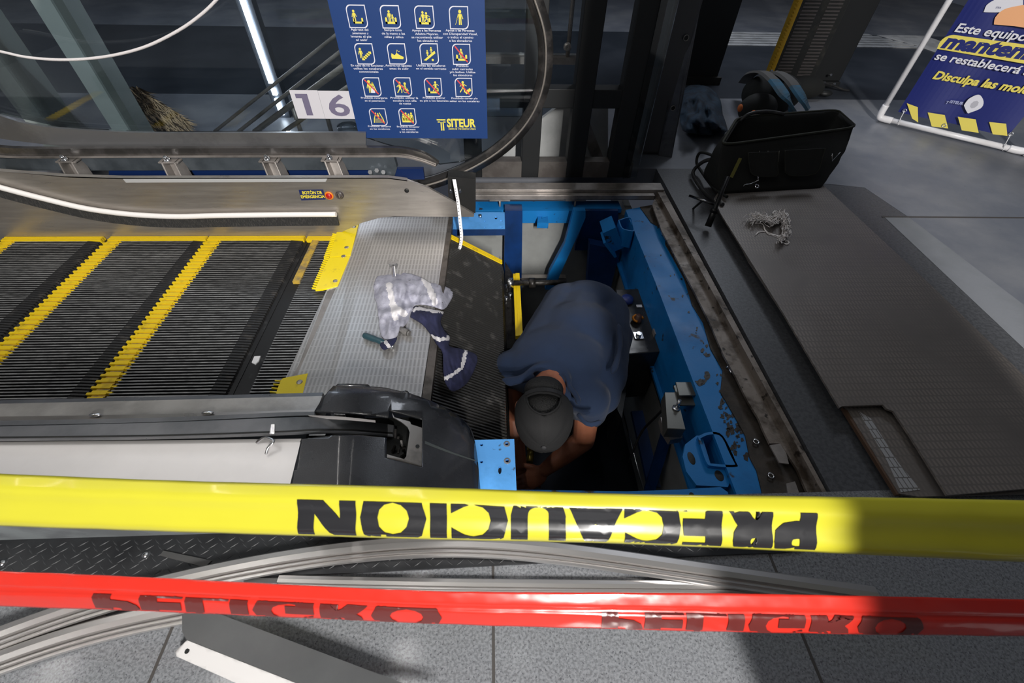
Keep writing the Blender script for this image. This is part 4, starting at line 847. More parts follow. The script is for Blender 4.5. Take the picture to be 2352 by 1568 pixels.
# ================================================================ BLACK POST CAGE BEHIND THE SILL
t = thing('steel_cage', (.25,2.15,0), 'black painted steel post and rail frame standing on the far sill of the pit', 'steel frame')
yc = 2.10
posts = [((1070,1108),(0,0)), ((1197,1236),(0,0)), ((1298,1337),(0,0)), ((1393,1443),(0,0))]
for (a, b), _ in posts:
    A_, B_ = PY(a,411,yc), PY(b,411,yc); m = MB(); m.box((A_.x,yc,0),(B_.x,yc+.08,2.4)); part('post', m, black, t, bevel=.003)
zb1, zb2 = PY(1300,250,yc).z, PY(1300,206,yc).z; m = MB(); m.box((PY(1070,300,yc).x,yc+.005,zb1),(PY(1443,300,yc).x,yc+.075,zb2)); part('cross_rail', m, black, t, bevel=.003)
m = MB(); m.box((PY(1070,400,yc).x,yc+.002,0),(PY(1450,400,yc).x,yc+.06,PY(1300,372,yc).z)); part('plinth', m, mat('brown_grey_plinth', (.10,.09,.083), .6, .1, (.07,.06,.055), 10), t)
m = MB(); m.prism([PY(*q,yc+.09) for q in [(1460,405),(1430,405),(1480,0),(1520,0)]][:0] or [PY(1430,410,yc-.01),PY(1462,408,yc-.01),Vector((PY(1462,408,yc).x,yc-.01,2.0)),Vector((PY(1430,410,yc).x,yc-.01,2.0))], (0,.01,0)); part('glass_pane', m, glass, t)
t = thing('stair_stringer', (.5,2.6,0), 'pale grey sloping sheet metal base seen between the black posts', 'panel')
m = MB(); m.prism([Vector((.05,2.3,.0)),Vector((.62,2.3,.0)),Vector((.56,2.3,.33)),Vector((.42,2.3,.34)),Vector((.05,2.3,.06))], (0,.03,0)); part('sheet', m, mat('pale_grey_sheet', (.45,.46,.46), .45, .1, (.36,.37,.37), 4), t)
m = MB(); m.prism([Vector((.38,2.28,.30)),Vector((.43,2.28,.30)),Vector((.60,2.28,.0)),Vector((.54,2.28,.0))], (0,.02,0)); part('trim', m, steel_dirty, t)
t = thing('glass_screen', (.2,2.9,0), 'clear glass screen with a bright steel edge bar behind the black posts', 'glass screen')
m = MB(); m.box((-.35,2.9,0),(.55,2.91,1.3)); part('pane', m, glass, t)
xg = PY(1308,100,2.85).x; m = MB(); m.cyl((xg,2.88,.30),(xg,2.88,1.2),.012); part('edge_bar', m, steel, t)
c = PY(1303,107,2.85); m = MB(); m.lathe(c, (0,-1,0), [(.022,0),(.020,.02),(.010,.024),(0,.02)], 18); part('glass_fixing', m, steel, t)
m = MB(); m.box((-.35,2.86,.30),(.55,2.95,.335)); part('base_rail', m, steel_dirty, t)
# grey column and leaning steel flat bar
t = thing('column', (.75,2.5,0), 'dark grey round-edged column next to the black posts', 'column')
xa = PY(1490,280,2.35).x; xb = PY(1530,280,2.35).x; m = MB(); m.box((xa-.01,2.36,0),(xb+.03,2.5,2.6)); part('shaft', m, mat('column_grey', (.085,.085,.09), .5, .2), t, bevel=.02)
m = MB(); m.box((PY(1462,300,2.2).x,2.22,0),(PY(1462,300,2.2).x+.01,2.5,2.2)); one('glass_screen', m, glass, 'upright glass pane with a greenish edge between the black posts and the column', 'glass panel')
t = thing('drilled_steel_bar', P(1528,360,0), 'upright grey steel channel with two bolt holes standing in front of the dark cabinet', 'steel bar')
b0, b1 = P(1512,358,0), P(1543,362,0); w = (b1-b0)
tp0 = PY(1577,0,b0.y+.02); tp1 = PY(1612,0,b0.y+.02)
k = 1.6; T0 = b0+(tp0-b0)*k; T1 = b1+(tp1-b1)*k
m = MB(); m.add([b0,b1,T1,T0,b0+Vector((0,.006,0)),b1+Vector((0,.006,0)),T1+Vector((0,.006,0)),T0+Vector((0,.006,0))], [(0,1,2,3),(7,6,5,4),(0,4,5,1),(1,5,6,2),(2,6,7,3),(3,7,4,0)], False)
m.add([b1,b1+Vector((0,.05,0)),T1+Vector((0,.05,0)),T1]+[p+Vector((-.006,0,0)) for p in (b1,b1+Vector((0,.05,0)),T1+Vector((0,.05,0)),T1)], [(0,1,2,3),(7,6,5,4),(0,4,5,1),(1,5,6,2),(2,6,7,3),(3,7,4,0)], False)
part('bar', m, mat('galvanised_bar', (.16,.165,.18), .4, .7, (.11,.115,.125), 9), t)
for q in ((1546,248),(1576,87)):
    c = PY(*q,b0.y-.001); m = MB(); m.lathe(c, (0,-1,0), [(.013,0),(.013,.002),(.010,.002),(.010,.0005)], 18); m.k = 1; m.lathe(c, (0,-1,0), [(.010,.0006),(0,.0006)], 18); part('bolt_hole', m, [steel, void], t)
t = thing('cabinet', (1.2,3.0,0), 'tall matt black cabinet behind the drilled steel bar', 'cabinet')
xa = P(1562,192,0); xb = P(1640,190,0); m = MB(); m.box((xa.x,xa.y,0),(xb.x,xa.y+.5,2.4)); part('body', m, black, t, bevel=.004)
m = MB(); m.box((xa.x,xa.y-.03,0),(xb.x+.02,xa.y,.05)); part('plinth', m, void, t)
# ================================================================ BEHIND THE GLASS, LEFT
for i, (a, b, cc, d) in enumerate((((262,305),(300,305),(325,303),'right'), ((55,275),(110,287),(151,294),'left'))):
    y = 2.15; A_, B_, C_ = PY(*a,y), PY(*b,y), PY(*cc,y+.02); t = thing('post', (B_.x,y,-.02), f'grey green upright post behind the balustrade glass, {d} one of the two', 'post', 'grey green posts behind the glass')
    m = MB(); m.box((A_.x,y,0),(B_.x,y+.10,2.3)); part('face', m, gg, t); m = MB(); m.box((B_.x,y+.012,0),(C_.x,y+.10,2.3)); part('side_face', m, mat('darker_green_side', (.13,.15,.145), .45, .3), t)  # side face takes a darker version of the front face green
m = MB(); c = PY(645,230,2.9); m.box((c.x-.04,2.86,0),(c.x+.04,2.92,2.2)); t = thing('light_column', (c.x,2.9,0), 'slim upright column with a bright vertical strip lamp behind the glass', 'lamp'); part('column', m, mat('lamp_column', (.10,.11,.13), .35, .5), t)
tube_l = mat('lamp_tube', (1,1,1), .5, emit=(.86,.92,1), es=16)
m = MB(); m.box((c.x-.012,2.845,.193),(c.x+.012,2.858,2.1)); part('strip_lamp', m, tube_l, t, 'glowing white tube')
for a_, b_ in ((.13,.165),(.02,.11)): m = MB(); m.box((c.x-.012,2.845,a_),(c.x+.012,2.858,b_)); part('strip_lamp', m, tube_l, t)
t = thing('stair_railing', (-.9,3.1,0), 'sloping steel stair railing seen through the glass left of the poster', 'railing')
for (a, b, r) in (((492,303),(790,66),.008),((547,303),(800,104),.009),((585,303),(810,137),.015),((651,303),(820,185),.012)):
    m = MB(); y = 2.6; A_, B_ = PY(*a,y), PY(*b,y); m.cyl(A_, A_+(B_-A_)*1.6, r, 12); part('rail', m, steel if r > .011 else steel_dirty, t)
for px in (690,760): m = MB(); A_ = PY(px,300,2.62); m.cyl((A_.x,2.62,0),(A_.x,2.62,.16),.012); part('baluster', m, steel_dirty, t)
m = MB(); m.box((PY(880,300,2.5).x-.06,2.6,0),(PY(880,300,2.5).x+.06,2.8,.4)); c = P(800,306,0)
m = MB(); c = P(802,304,0); m.lathe((c.x,c.y,0),(0,0,1),[(.06,0),(.06,.04),(.04,.047),(0,.048)],20); one('ring_fitting', m, glass, 'round clear plastic cup behind the glass below the number sign', 'cup')
# shaggy brown mop head
t = thing('mop_head', P(360,312,0), 'shaggy brown mop head behind the balustrade glass', 'mop')
m = MB(); rr = random.Random(8); y = P(360,312,0).y-.05; shape = [(290,200),(315,198),(345,222),(385,245),(425,272),(432,288),(415,298),(398,306),(370,312),(325,304),(305,270)]
for k in range(1500):
    while True:
        x, yy_ = rr.uniform(285,435), rr.uniform(195,312)
        if inpoly(x, yy_, shape): break
    a = PY(x, yy_, y+rr.uniform(-.03,.05)); d = Vector((rr.uniform(.2,1.2), rr.uniform(-.5,.5), rr.uniform(-1.1,-.3))).normalized()*rr.uniform(.03,.07)
    m.k = 0 if rr.random() < (.85 if x < 325 else .25) else 1; s = Vector((.0025,0,.0015))
    m.add([a-s, a+s, a+d*.6+s*.7+Vector((0,-.006,0)), a+d, a+d*.6-s*.7+Vector((0,-.006,0))], [(0,1,2,3,4)], False)
tag(part('fibres', m, [mat('brown_fibre', (.07,.05,.035), .9), mat('tan_fibre', (.62,.46,.30), .9)], t), kind='stuff')
m = MB(); m.ell(PY(350,270,y+.02), (.09,0,-.07),(0,.03,0),(.03,0,.05)); part('pad', m, mat('mop_pad', (.05,.038,.028), .9), t)
m = MB(); m.tube([P(432-7,300,.0)]*1+[P(432,305,0)], .001) if False else None
# rope
m = MB(); m.tube(smooth_path([PY(*q,1.70) for q in [(-60,108),(0,118),(60,131),(130,137),(200,135),(270,125),(340,105),(410,70),(460,35),(497,0),(540,-50)]], 8), .0042, 8); one('rope', m, mat('white_rope', (.72,.68,.68), .8, bump=.5, bs=400), 'thin white rope sagging in front of the balustrade glass, top left', 'rope')
# paper measuring tape hanging by the newel
t = thing('paper_tape', PY(1050,560,1.66), 'white measuring tape hanging down beside the tip of the stainless skirt', 'measuring tape')
pt = smooth_path([PY(1043,412,1.62),PY(1048,440,1.60),PY(1053,470,1.59),PY(1057,510,1.57),PY(1060,545,1.55),PY(1055,575,1.54),PY(1047,600,1.53)], 5)
m = MB(); m.sheet([p-Vector((.0065,0,0)) for p in pt[:-6]]+[p-Vector((.003,0,0)) for p in pt[-6:]], [p+Vector((.0065,0,0)) for p in pt[:-6]]+[p+Vector((.002,0,0)) for p in pt[-6:]], (0,.001,0)); part('strap', m, white, t)
m = MB()
for p in pt[4:-6:1]: m.box((p.x-.0045,p.y-.0006,p.z-.0012),(p.x-.0005,p.y-.0002,p.z+.0012))
part('tick_marks', m, void, t)
m = MB(); p = pt[-1]; m.obox(p+Vector((.008,0,-.018)), (.008,0,-.022),(.009,0,.004),(0,.002,0)); part('end_tab', m, mat('tab_cream', (.55,.52,.44), .6), t)
# ================================================================ THE MAN IN THE PIT
skin = mat('skin', (.42,.16,.09), .5, 0, (.33,.115,.06), 14, .4, .7, .15, 200); skin.node_tree.nodes['Principled BSDF'].inputs['Subsurface Weight'].default_value = .08
skin.node_tree.nodes['Principled BSDF'].inputs['Subsurface Radius'].default_value = (.01,.004,.002)
shirt = mat('navy_shirt', (.009,.023,.062), .9, 0, (.007,.019,.051), 6, .4, .7, .3, 700, 0, sheen=.08)
trouser = mat('dark_trousers', (.012,.014,.018), .85)
capm = mat('black_cap', (.014,.014,.015), .8, 0, (.011,.011,.012), 9, .4, .7, .3, 600)
hairm = mat('black_hair', (.006,.006,.006), .6, 0, bump=.8, bs=300)
def organic(name, mb, mt, parent, vox=.005, it=6, label=None):
    o = part(name, mb, mt, parent, label); r = o.modifiers.new('remesh','REMESH'); r.mode = 'VOXEL'; r.voxel_size = vox; r.use_smooth_shade = True
    s = o.modifiers.new('smooth','SMOOTH'); s.factor = .6; s.iterations = it; return o
man = thing('person', P(1340,700,-.92), 'man in a navy t-shirt and black cap bending down inside the escalator pit', 'person')
pel, wai, che, upp = P(1348,712,-.20), P(1325,768,-.16), P(1285,828,-.155), P(1268,862,-.15)
shL, shR = P(1178,846,-.17), P(1352,912,-.17)
sp_ = (upp-pel).normalized(); sdv = (shR-shL); sdv = (sdv-sp_*sdv.dot(sp_)).normalized(); upv = sdv.cross(sp_); upv = upv if upv.z > 0 else -upv
px_ = Vector((1,0,0)); px_ = (px_-sp_*px_.dot(sp_)).normalized()
m = MB()
m.ell(pel, px_*.150, sp_*.130, upv*.125); m.ell(wai, px_*.165, sp_*.17, upv*.118); m.ell(che, px_*.180, sp_*.17, upv*.12)
m.cap(P(1300,702,-.20), P(1232,830,-.17), .10, .105); m.cap(P(1392,722,-.20), P(1378,860,-.18), .10, .098); m.cap(pel, che, .122, .12)
m.ell(upp, sdv*.175, sp_*.105, upv*.095); m.cap(P(1418,770,-.21), P(1388,915,-.22), .062, .055)
m.cap(upp, P(1266,884,-.135), .085, .066); m.cap(upp+(shL-upp)*.4, shL, .085, .072); m.cap(upp+(shR-upp)*.3, shR, .085, .074)
elL, elR = P(1182,900,-.40), P(1352,985,-.40)
m.cap(shL, shL+(elL-shL)*.34, .066, .060); m.cap(shR, shR+(elR-shR)*.40, .073, .066)
for fold in ([(1150,872),(1195,868),(1235,842),(1290,838)],[(1160,884),(1205,872),(1228,862)],[(1262,842),(1292,848),(1310,880)],[(1325,945),(1350,975),(1385,965)],[(1300,880),(1322,905),(1330,930)],[(1420,740),(1424,800),(1405,860)]):
    q = smooth_path([P(a,b,-.062 if b < 900 else -.085) for a,b in fold], 4); m.tube(q, [.012 if 0 < i_ < len(q)-1 else .003 for i_ in range(len(q))], 8)
sh = organic('t_shirt', m, shirt, man, .006, 14)
tx = bpy.data.textures.new('wrinkle','CLOUDS'); tx.noise_scale = .09; tx.noise_depth = 1
d_ = sh.modifiers.new('wrinkle','DISPLACE'); d_.texture = tx; d_.strength = .008; d_.mid_level = .5; d_.texture_coords = 'LOCAL'
# folds between neck and armpits
m = MB()
# collar
nk0 = P(1268,880,-.085); hd = P(1249,953,-.105); ndir = (hd-nk0).normalized()
m = MB(); 
ring = []
for k in range(28):
    a = 6.2832*k/28; ring.append(P(1266,889,-.116)+sdv*(.063*math.cos(a))+(upv*.9-sp_*.25).normalized()*(.052*math.sin(a)))
m.tube(ring, .0075, 8, closed=True); part('collar', m, shirt, man)
# body: head, neck, arms, hands as one continuous surface
view = (O-hd).normalized(); down = (P(1249,1058,-.105)-hd); down = (down-view*down.dot(view)).normalized()
cr = (view*.60+down*.80).normalized(); bk = (view*.80-down*.60).normalized(); lf = cr.cross(bk).normalized()
if lf.x > 0: lf = -lf
m = MB(); m.ell(hd, lf*.076, bk*.092, cr*.098, 24, 16); m.ell(hd-bk*.04-cr*.055, lf*.060, bk*.062, cr*.075)
fc = hd-bk*.088-cr*.02; m.ell(fc-cr*.01, lf*.014, bk*.020, cr*.026); m.ell(hd-bk*.075-cr*.075, lf*.028, bk*.022, cr*.016); m.ell(hd-bk*.062-cr*.105, lf*.030, bk*.025, cr*.02)
m.cap(P(1272,862,-.14), hd+bk*.035-cr*.03, .060, .054)
for s in (1, -1): m.ell(hd+lf*s*.080-cr*.022+bk*.004, lf*.012+bk*.006, bk*.017, cr*.030)
m.ell(che-upv*.01, px_*.13, sp_*.13, upv*.09); m.ell(pel-upv*.01, px_*.12, sp_*.10, upv*.09); m.cap(pel-upv*.01, che-upv*.01, .09, .09)
m.cap(upp-upv*.01, shL, .06, .05); m.cap(upp-upv*.01, shR, .06, .05)
wrL, wrR = P(1196,1070,-.50), P(1252,1078,-.46)
elL2 = P(1178,955,-.42)
m.cap(shL, elL2, .046, .038); m.cap(elL2, P(1185,1010,-.47), .038, .034); m.cap(P(1185,1010,-.47), wrL, .034, .025)
elR2 = P(1340,1010,-.38)
m.cap(shR, elR2, .048, .042); m.cap(elR2, (elR2+wrR)/2, .042, .037); m.cap((elR2+wrR)/2, wrR, .037, .026)
def hand(m, wr, pal, fdir, side, up, curl):
    fdir = fdir.normalized(); side = (side-fdir*side.dot(fdir)).normalized(); up = fdir.cross(side); up = up if up.z > 0 else -up
    c = wr+fdir*.045; m.ell(c, side*.040, fdir*.052, up*.016); 
    for k, (o, L) in enumerate(((-.030,.062),(-.010,.074),(.010,.070),(.029,.054))):
        a = wr+fdir*.082+side*o; b = a+(fdir*.8-up*.6*curl).normalized()*L*.5; e = b+(fdir*.35-up*.95*curl).normalized()*L*.45
        m.cap(a-fdir*.01, b, .0088, .0080, 8); m.cap(b, e, .0080, .0068, 8)
    a = wr+fdir*.03-side*.035; b = a+(fdir*.7-side*.7-up*.2).normalized()*.038; e = b+(fdir*.95-up*.3).normalized()*.028
    m.cap(a, b, .012, .0100, 8); m.cap(b, e, .010, .008, 8)
    return e
hand(m, wrR, None, P(1206,1112,-.50)-wrR, P(1240,1120,-.50)-P(1215,1090,-.46), None, 1.0)
hand(m, wrL, None, P(1202,1122,-.54)-wrL, Vector((-1,.1,0)), None, 1.0)
body = organic('body', m, skin, man, .0042, 3)
for s in (1, -1):
    m = MB(); m.ell(hd-bk*.083+lf*s*.032-cr*.002, lf*.012, bk*.010, cr*.010, 12, 8); part('eye', m, mat('eye_white', (.7,.68,.65), .2), man)
m = MB(); m.ell(hd+bk*.010-cr*.002, lf*.0795, bk*.0905, cr*.092, 28, 18); m.ell(hd+bk*.070-cr*.045, lf*.062, bk*.040, cr*.045, 20, 12); organic('hair', m, hairm, man, .005, 4)
# cap
t = part('cap', MB(), capm, man) if False else None
def dome(th, ph, r=1.0): # th from crown, ph=0 at the back
    return hd+cr*.004+(cr*(.112*math.cos(th))+(bk*(.112*math.cos(ph))+lf*(.092*math.sin(ph)))*math.sin(th))*r
m = MB(); nt_, np_ = 26, 72; vs = []; fs = []
for i in range(nt_+1):
    th = math.radians(101)*i/nt_
    for j in range(np_):
        ph = 6.2832*j/np_; q = .0016*math.exp(-((abs((math.degrees(ph)+30) % 60-30))/3.0)**2)*min(1, th*2)
        w = .0022*noise.noise(Vector((math.cos(ph)*2.2, math.sin(ph)*2.2, th*1.6))); vs.append(dome(th, ph, 1-q*8+w*9*min(1, th)))
for i in range(nt_):
    for j in range(np_):
        th = 101*(i+.5)/nt_; ph = 360*(j+.5)/np_; ph = ph-360 if ph > 180 else ph
        if 88 > th > 54 and (ph/33)**2+((88-th)/32)**2 < 1: continue
        fs.append((i*np_+j, i*np_+(j+1) % np_, (i+1)*np_+(j+1) % np_, (i+1)*np_+j))
m.add(vs, fs, True); cp = part('cap', m, capm, man); s_ = cp.modifiers.new('s','SOLIDIFY'); s_.thickness = .003; s_.offset = -1
m = MB(); m.ell(dome(0, 0)+cr*.002, lf*.0085, bk*.0085, cr*.004, 16, 8); part('cap_button', m, mat('cap_button_cloth', (.03,.03,.033), .7), cp)
arch = []
for k in range(15):
    a = math.pi*k/14; arch.append(dome(math.radians(88-32*math.sin(a)), math.radians(-33*math.cos(a)), 1.012))
m = MB(); m.tube(arch, .003, 6); part('cap_seam', m, capm, cp)
m = MB(); arc = [dome(math.radians(96), math.radians(a), 1.03) for a in range(-36, 37, 6)]; m.sweep([(-.007,-.001),(.007,-.001),(.007,.001),(-.007,.001)], arc, up=-bk); part('cap_strap', m, mat('strap_black', (.010,.010,.011), .6), cp)
m = MB(); V_ = []; nn = 13
for r_ in (0, 1):
    for k in range(nn):
        a = math.radians(-62+124*k/(nn-1)); base = hd-cr*.012-bk*(.098*math.cos(a))+lf*(.090*math.sin(a)); V_.append(base if r_ == 0 else base-bk*(.068*math.cos(a)**.6)-cr*(.020*math.cos(a)))
m.add(V_, [(k,k+1,nn+k+1,nn+k) for k in range(nn-1)], True); vi = part('visor', m, capm, cp); vi.modifiers.new('s','SOLIDIFY').thickness = .004
# trousers and shoes
m = MB(); m.ell(pel-upv*.02-sp_*.02, px_*.145, sp_*.13, upv*.12); hipL, hipR = pel-px_*.075-sp_*.02-upv*.03, pel+px_*.075-sp_*.02-upv*.03
knL, knR = Vector((hipL.x-.05,hipL.y-.16,-.60)), Vector((hipR.x+.03,hipR.y-.20,-.58))
m.cap(hipL, knL, .092, .062); m.cap(hipR, knR, .092, .062); ftL, ftR = Vector((knL.x,knL.y+.22,-.84)), Vector((knR.x,knR.y+.24,-.84))
m.cap(knL, ftL, .062, .042); m.cap(knR, ftR, .062, .042); organic('trousers', m, trouser, man, .010, 6)
for f in (ftL, ftR): m = MB(); m.cap(f+Vector((0,.02,-.035)), f+Vector((0,-.14,-.045)), .042, .034); organic('boot', m, void, man, .008, 4)
t = thing('brass_fitting', P(1220,1045,-.6), 'small brass and black fitting in the hands of the man', 'fitting')
m = MB(); c = P(1216,1062,-.52); m.cyl(c, c+Vector((.01,.05,.0)), .014, 10); m.cyl(c+Vector((.01,.05,0)), c+Vector((.012,.07,.0)), .018, 6); part('body', m, mat('brass', (.35,.27,.06), .35, .8), t)
# ================================================================ RAG AND TOOLS ON THE COMB PLATE
rag_g = mat('rag_grey', (.42,.42,.50), .9, 0, (.27,.27,.34), 40, .45, .7, .3, 300, speck=(.10,.09,.10), sps=60, spt=.70)
rag_w = mat('rag_white', (.72,.70,.72), .9, bump=.3, bs=300); rag_n = mat('rag_navy', (.022,.025,.075), .9, 0, (.015,.017,.05), 20, .4, .7, .3, 300)
def cloth(name, outline, zf, mats, zones, parent, lift=0.0):
    W_, Fc, V = draped(sp2(outline+[outline[0]], 3)[:-1], zf, 2.2); m = MB()
    for f in Fc:
        c = sum((V[i] for i in f), Vector())/len(f); m.k = zones(c.x, c.y)
        m.f.append(list(f)); m.mi.append(m.k); m.sm.append(True)
    m.v = W_; o = part(name, m, mats, parent); s = o.modifiers.new('s','SOLIDIFY'); s.thickness = .0018; s.offset = 0; sm = o.modifiers.new('sm','SMOOTH'); sm.iterations = 2; return o
rg = thing('rag', P(950,760,.014), 'grey, white and navy tie-dyed rag dropped over the edge of the comb plate', 'rag')
def zr(x, y, d):
    z = .018+.022*min(1, d/22)**.6
    z += .016*noise.noise(Vector((x/32, y/46, 1)))+.009*noise.noise(Vector((x/11, y/20, 4)))-.012*abs(noise.noise(Vector(((x+y*.4)/17, y/60, 9))))
    z += .014*math.exp(-((y-(708-.2*(x-940)))/9)**2)*(1 if x < 1000 else 0)
    if x > 1010: z -= .05*(x-1010)/30
    return max(z, -.06)
def zn(x, y, d):
    base = .020 if x < 1005 else .020-.088*min(1, (x-1005)/75)
    return base+.022*min(1, d/14)**.6+.010*noise.noise(Vector((x/18, y/26, 7)))-.010*abs(noise.noise(Vector(((x-y*.3)/10, y/40, 3))))
gs = [[(893,655),(900,690),(908,730)],[(975,640),(990,670),(1000,695)],[(905,705),(930,722)]]
cloth('grey_part', [(858,655),(868,634),(900,630),(935,627),(970,638),(990,650),(1010,652),(1041,669),(1036,688),(1020,710),(1000,706),(975,700),(952,702),(945,722),(935,742),(918,758),(912,772),(895,784),(876,772),(870,740),(866,700),(858,680)], zr, [rag_g, rag_w], lambda x, y: 1 if min(dseg(x,y,g) for g in gs) < 7+3*noise.noise(Vector((x/8,y/8,0))) else 0, rg)
ns_ = [[(948,712),(965,708),(990,714),(1018,716)],[(992,772),(1010,780),(1034,776)],[(1018,872),(1040,860),(1060,845),(1070,806)]]
cloth('navy_part', [(942,728),(950,706),(966,704),(1000,712),(1019,716),(1012,738),(1022,760),(1034,775),(1032,795),(1055,800),(1082,808),(1096,818),(1094,838),(1078,872),(1060,890),(1038,898),(1022,878),(1018,850),(1016,810),(1002,790),(990,770),(970,745)], zn, [rag_n, rag_w], lambda x, y: 1 if min(dseg(x,y,g) for g in ns_) < 4+3*noise.noise(Vector((x/6,y/6,0))) else 0, rg)
cloth('dark_end', [(872,792),(880,784),(900,778),(912,776),(905,790),(892,800),(880,803)], lambda x, y, d: .03+.01*min(1, d/8), [rag_n, rag_w], lambda x, y: 1 if dseg(x,y,[(885,785),(893,795)]) < 4 else 0, rg)
t = thing('box_wrench', P(905,620,.014), 'chrome spanner whose open end sticks out from under the rag', 'spanner')
m = MB(); a = P(906,632,.022); b = P(903,612,.022); hd_ = P(903,603,.022); m.bar(P(912,690,.02), b, .012, .007); part('shank', m, zinc, t, bevel=.002)
m = MB(); pts = []
for k in range(13): th = math.radians(120+300*k/12); pts.append(hd_+Vector((.018*math.cos(th), .018*math.sin(th), -.004)))
for k in range(5): th = math.radians(60+60*k/4*1.0); pts.append(hd_+Vector((.009*math.cos(math.radians(420-60*0-75*k)), .008*math.sin(math.radians(420-75*k)), -.004)))
m.prism(pts[:13]+[hd_+Vector((.006,.010,-.004)), hd_+Vector((.004,-.003,-.004)), hd_+Vector((-.004,-.003,-.004)), hd_+Vector((-.006,.010,-.004))], (0,0,.008)); part('jaw', m, zinc, t)
t = thing('screwdriver', P(860,780,.014), 'dark teal tool handle poking out of the lower end of the rag', 'tool')
m = MB(); a, b = P(834,769,.026), P(884,787,.026); d = (b-a); m.tube([a+d*k for k in (0,.03,.1,.5,.62,.8,1)], [.004,.008,.0105,.0105,.009,.0105,.006], 12); part('handle', m, mat('teal_handle', (.025,.07,.09), .4), t)
m = MB(); m.cyl(b, b+Vector((.03,-.012,-.002)), .005, 8); part('blade', m, zinc, t)
t = thing('socket', P(926,757,.014), 'knurled steel socket beside the lower edge of the rag', 'tool')
m = MB(); a, b = P(916,755,.026), P(937,764,.026); m.cyl(a, b, .011, 14); m.cyl(b, b+(b-a)*.2, .009, 14); part('barrel', m, mat('knurled_steel', (.30,.29,.28), .4, .8, bump=.8, bs=500), t)
# ================================================================ RIGHT FLOOR: COVER PLATES
t = thing('floor_cover_plate', P(2000,700,.03), 'large ribbed dark metal cover plate with a notched corner lying on the right floor', 'floor plate')
zt_ = .052
m = MB(); m.prism([P(*q,zt_) for q in [(1640,455),(1655,490),(1800,720),(1928,936),(1935,932),(2028,929),(2036,938),(2052,944),(2090,1000),(2176,1137),(2352,1122),(2480,1110),(2480,950),(2352,862),(2150,665),(1880,415),(1650,440)]], (0,0,-.006)); part('plate', m, plate_dk, t)
t = thing('floor_cover_plate', P(2050,1040,0), 'second dark ribbed plate with a shiny worn stripe under the notched plate', 'floor plate')
m = MB(); m.prism([P(*q,.030) for q in [(1700,560),(1720,600),(1945,938),(2065,1133),(2110,1140),(2480,1130),(2480,1000),(2100,700),(1850,450),(1700,470)]], (0,0,-.006)); part('plate', m, MATS['dark_cover_plate'], t)
m = MB(); m.prism([P(*q,.0312) for q in [(1972,944),(2000,960),(2062,1060),(2114,1124),(2070,1130),(2040,1062),(1990,975)]], (0,0,-.001)); wp_ = mat('worn_ribbed_plate', (.55,.55,.56), .3, .5); height_mat(wp_, dashes(.013,.028,.80,.90,.5), .002, .6, dark=(.22,.21,.20)); part('worn_stripe', m, wp_, t)
m = MB(); m.prism([P(*q,.028) for q in [(1935,935),(1950,945),(2072,1135),(2060,1135)]], (0,0,-.010)); part('rusty_edge', m, mat('rusty_edge', (.09,.05,.03), .7, .2), t)
m = MB()
for (p, q) in (((1790,560),(2100,800)),((1990,700),(2300,1050))): m.bar(P(*p,.035), P(*q,.035), .05, .02)
part('batten', m, void, t)
# white yarn clump
t = thing('yarn_clump', P(1765,515,.052), 'tangled clump of white cotton yarn on the ribbed cover plate', 'yarn')
m = MB(); rr = random.Random(4); line = sp2([(1715,507),(1735,498),(1757,500),(1775,507),(1790,492),(1802,498),(1806,520),(1803,540),(1795,552)], 6)
for k in range(170):
    i = rr.randrange(len(line)-8); n_ = rr.randrange(5, 14); pts = []
    ox, oy = rr.gauss(0,4.5), rr.gauss(0,4.5)
    for j in range(i, min(i+n_, len(line))): x, y = line[j]; pts.append(P(x+ox+rr.gauss(0,2.2), y+oy+rr.gauss(0,2.2), .056+rr.random()*.028))
    if len(pts) > 2: m.tube(pts, .0011, 4, caps=False)
for pth in ([(1735,512),(1752,515),(1757,528),(1765,535),(1785,540),(1808,552),(1812,556),(1806,560),(1790,552)],[(1757,530),(1742,532),(1736,540)],[(1765,535),(1790,545),(1806,556)],[(1786,488),(1780,484),(1775,490)]):
    for e in range(3): m.tube(smooth_path([P(a+rr.gauss(0,1),b+rr.gauss(0,1),.055) for a,b in pth], 4), .0012, 4, caps=False)
tag(part('yarn', m, mat('cotton_white', (.92,.87,.84), .9), t), kind='stuff')
# ================================================================ TOOL BAG
bagm = mat('black_canvas', (.006,.0065,.006), .85, 0, (.009,.010,.008), 12, .4, .7, .3, 500); olive = mat('olive_trim', (.020,.021,.013), .8)
t = thing('tool_bag', P(1790,440,.052), 'open black canvas tool bag standing on the cover plate', 'tool bag')
zb_ = .052
b4 = [P(1652,446,zb_), P(1893,432,zb_)]; dx = (b4[1]-b4[0]); bkv = Vector((-dx.y, dx.x, 0)).normalized()*.20; b4 += [b4[1]+bkv, b4[0]+bkv]
t4 = [P(1655,335,.24), P(1967,293,.25), P(1922,253,.30), P(1694,270,.29)]
def loop_(c4, n=9, rnd=.22):
    out = []
    for i in range(4):
        p, q, r_ = c4[i-1], c4[i], c4[(i+1) % 4]; a = q+(p-q)*rnd; b = q+(r_-q)*rnd
        for k in range(n): s = k/(n-1); out.append(a*(1-s)**2+q*2*s*(1-s)+b*s*s)
    return out
Lb, Lt = loop_(b4, rnd=.12), loop_(t4, rnd=.14); n_ = len(Lb); nr = 10; vs = []
for j in range(nr+1):
    s = j/nr
    for i in range(n_):
        p = Lb[i]+(Lt[i]-Lb[i])*s; c = sum(Lb, Vector())/n_; out_ = (Lb[i]-c); out_.z = 0
        vs.append(p+out_.normalized()*(.018*math.sin(math.pi*s)+.006*noise.noise(p*22)))
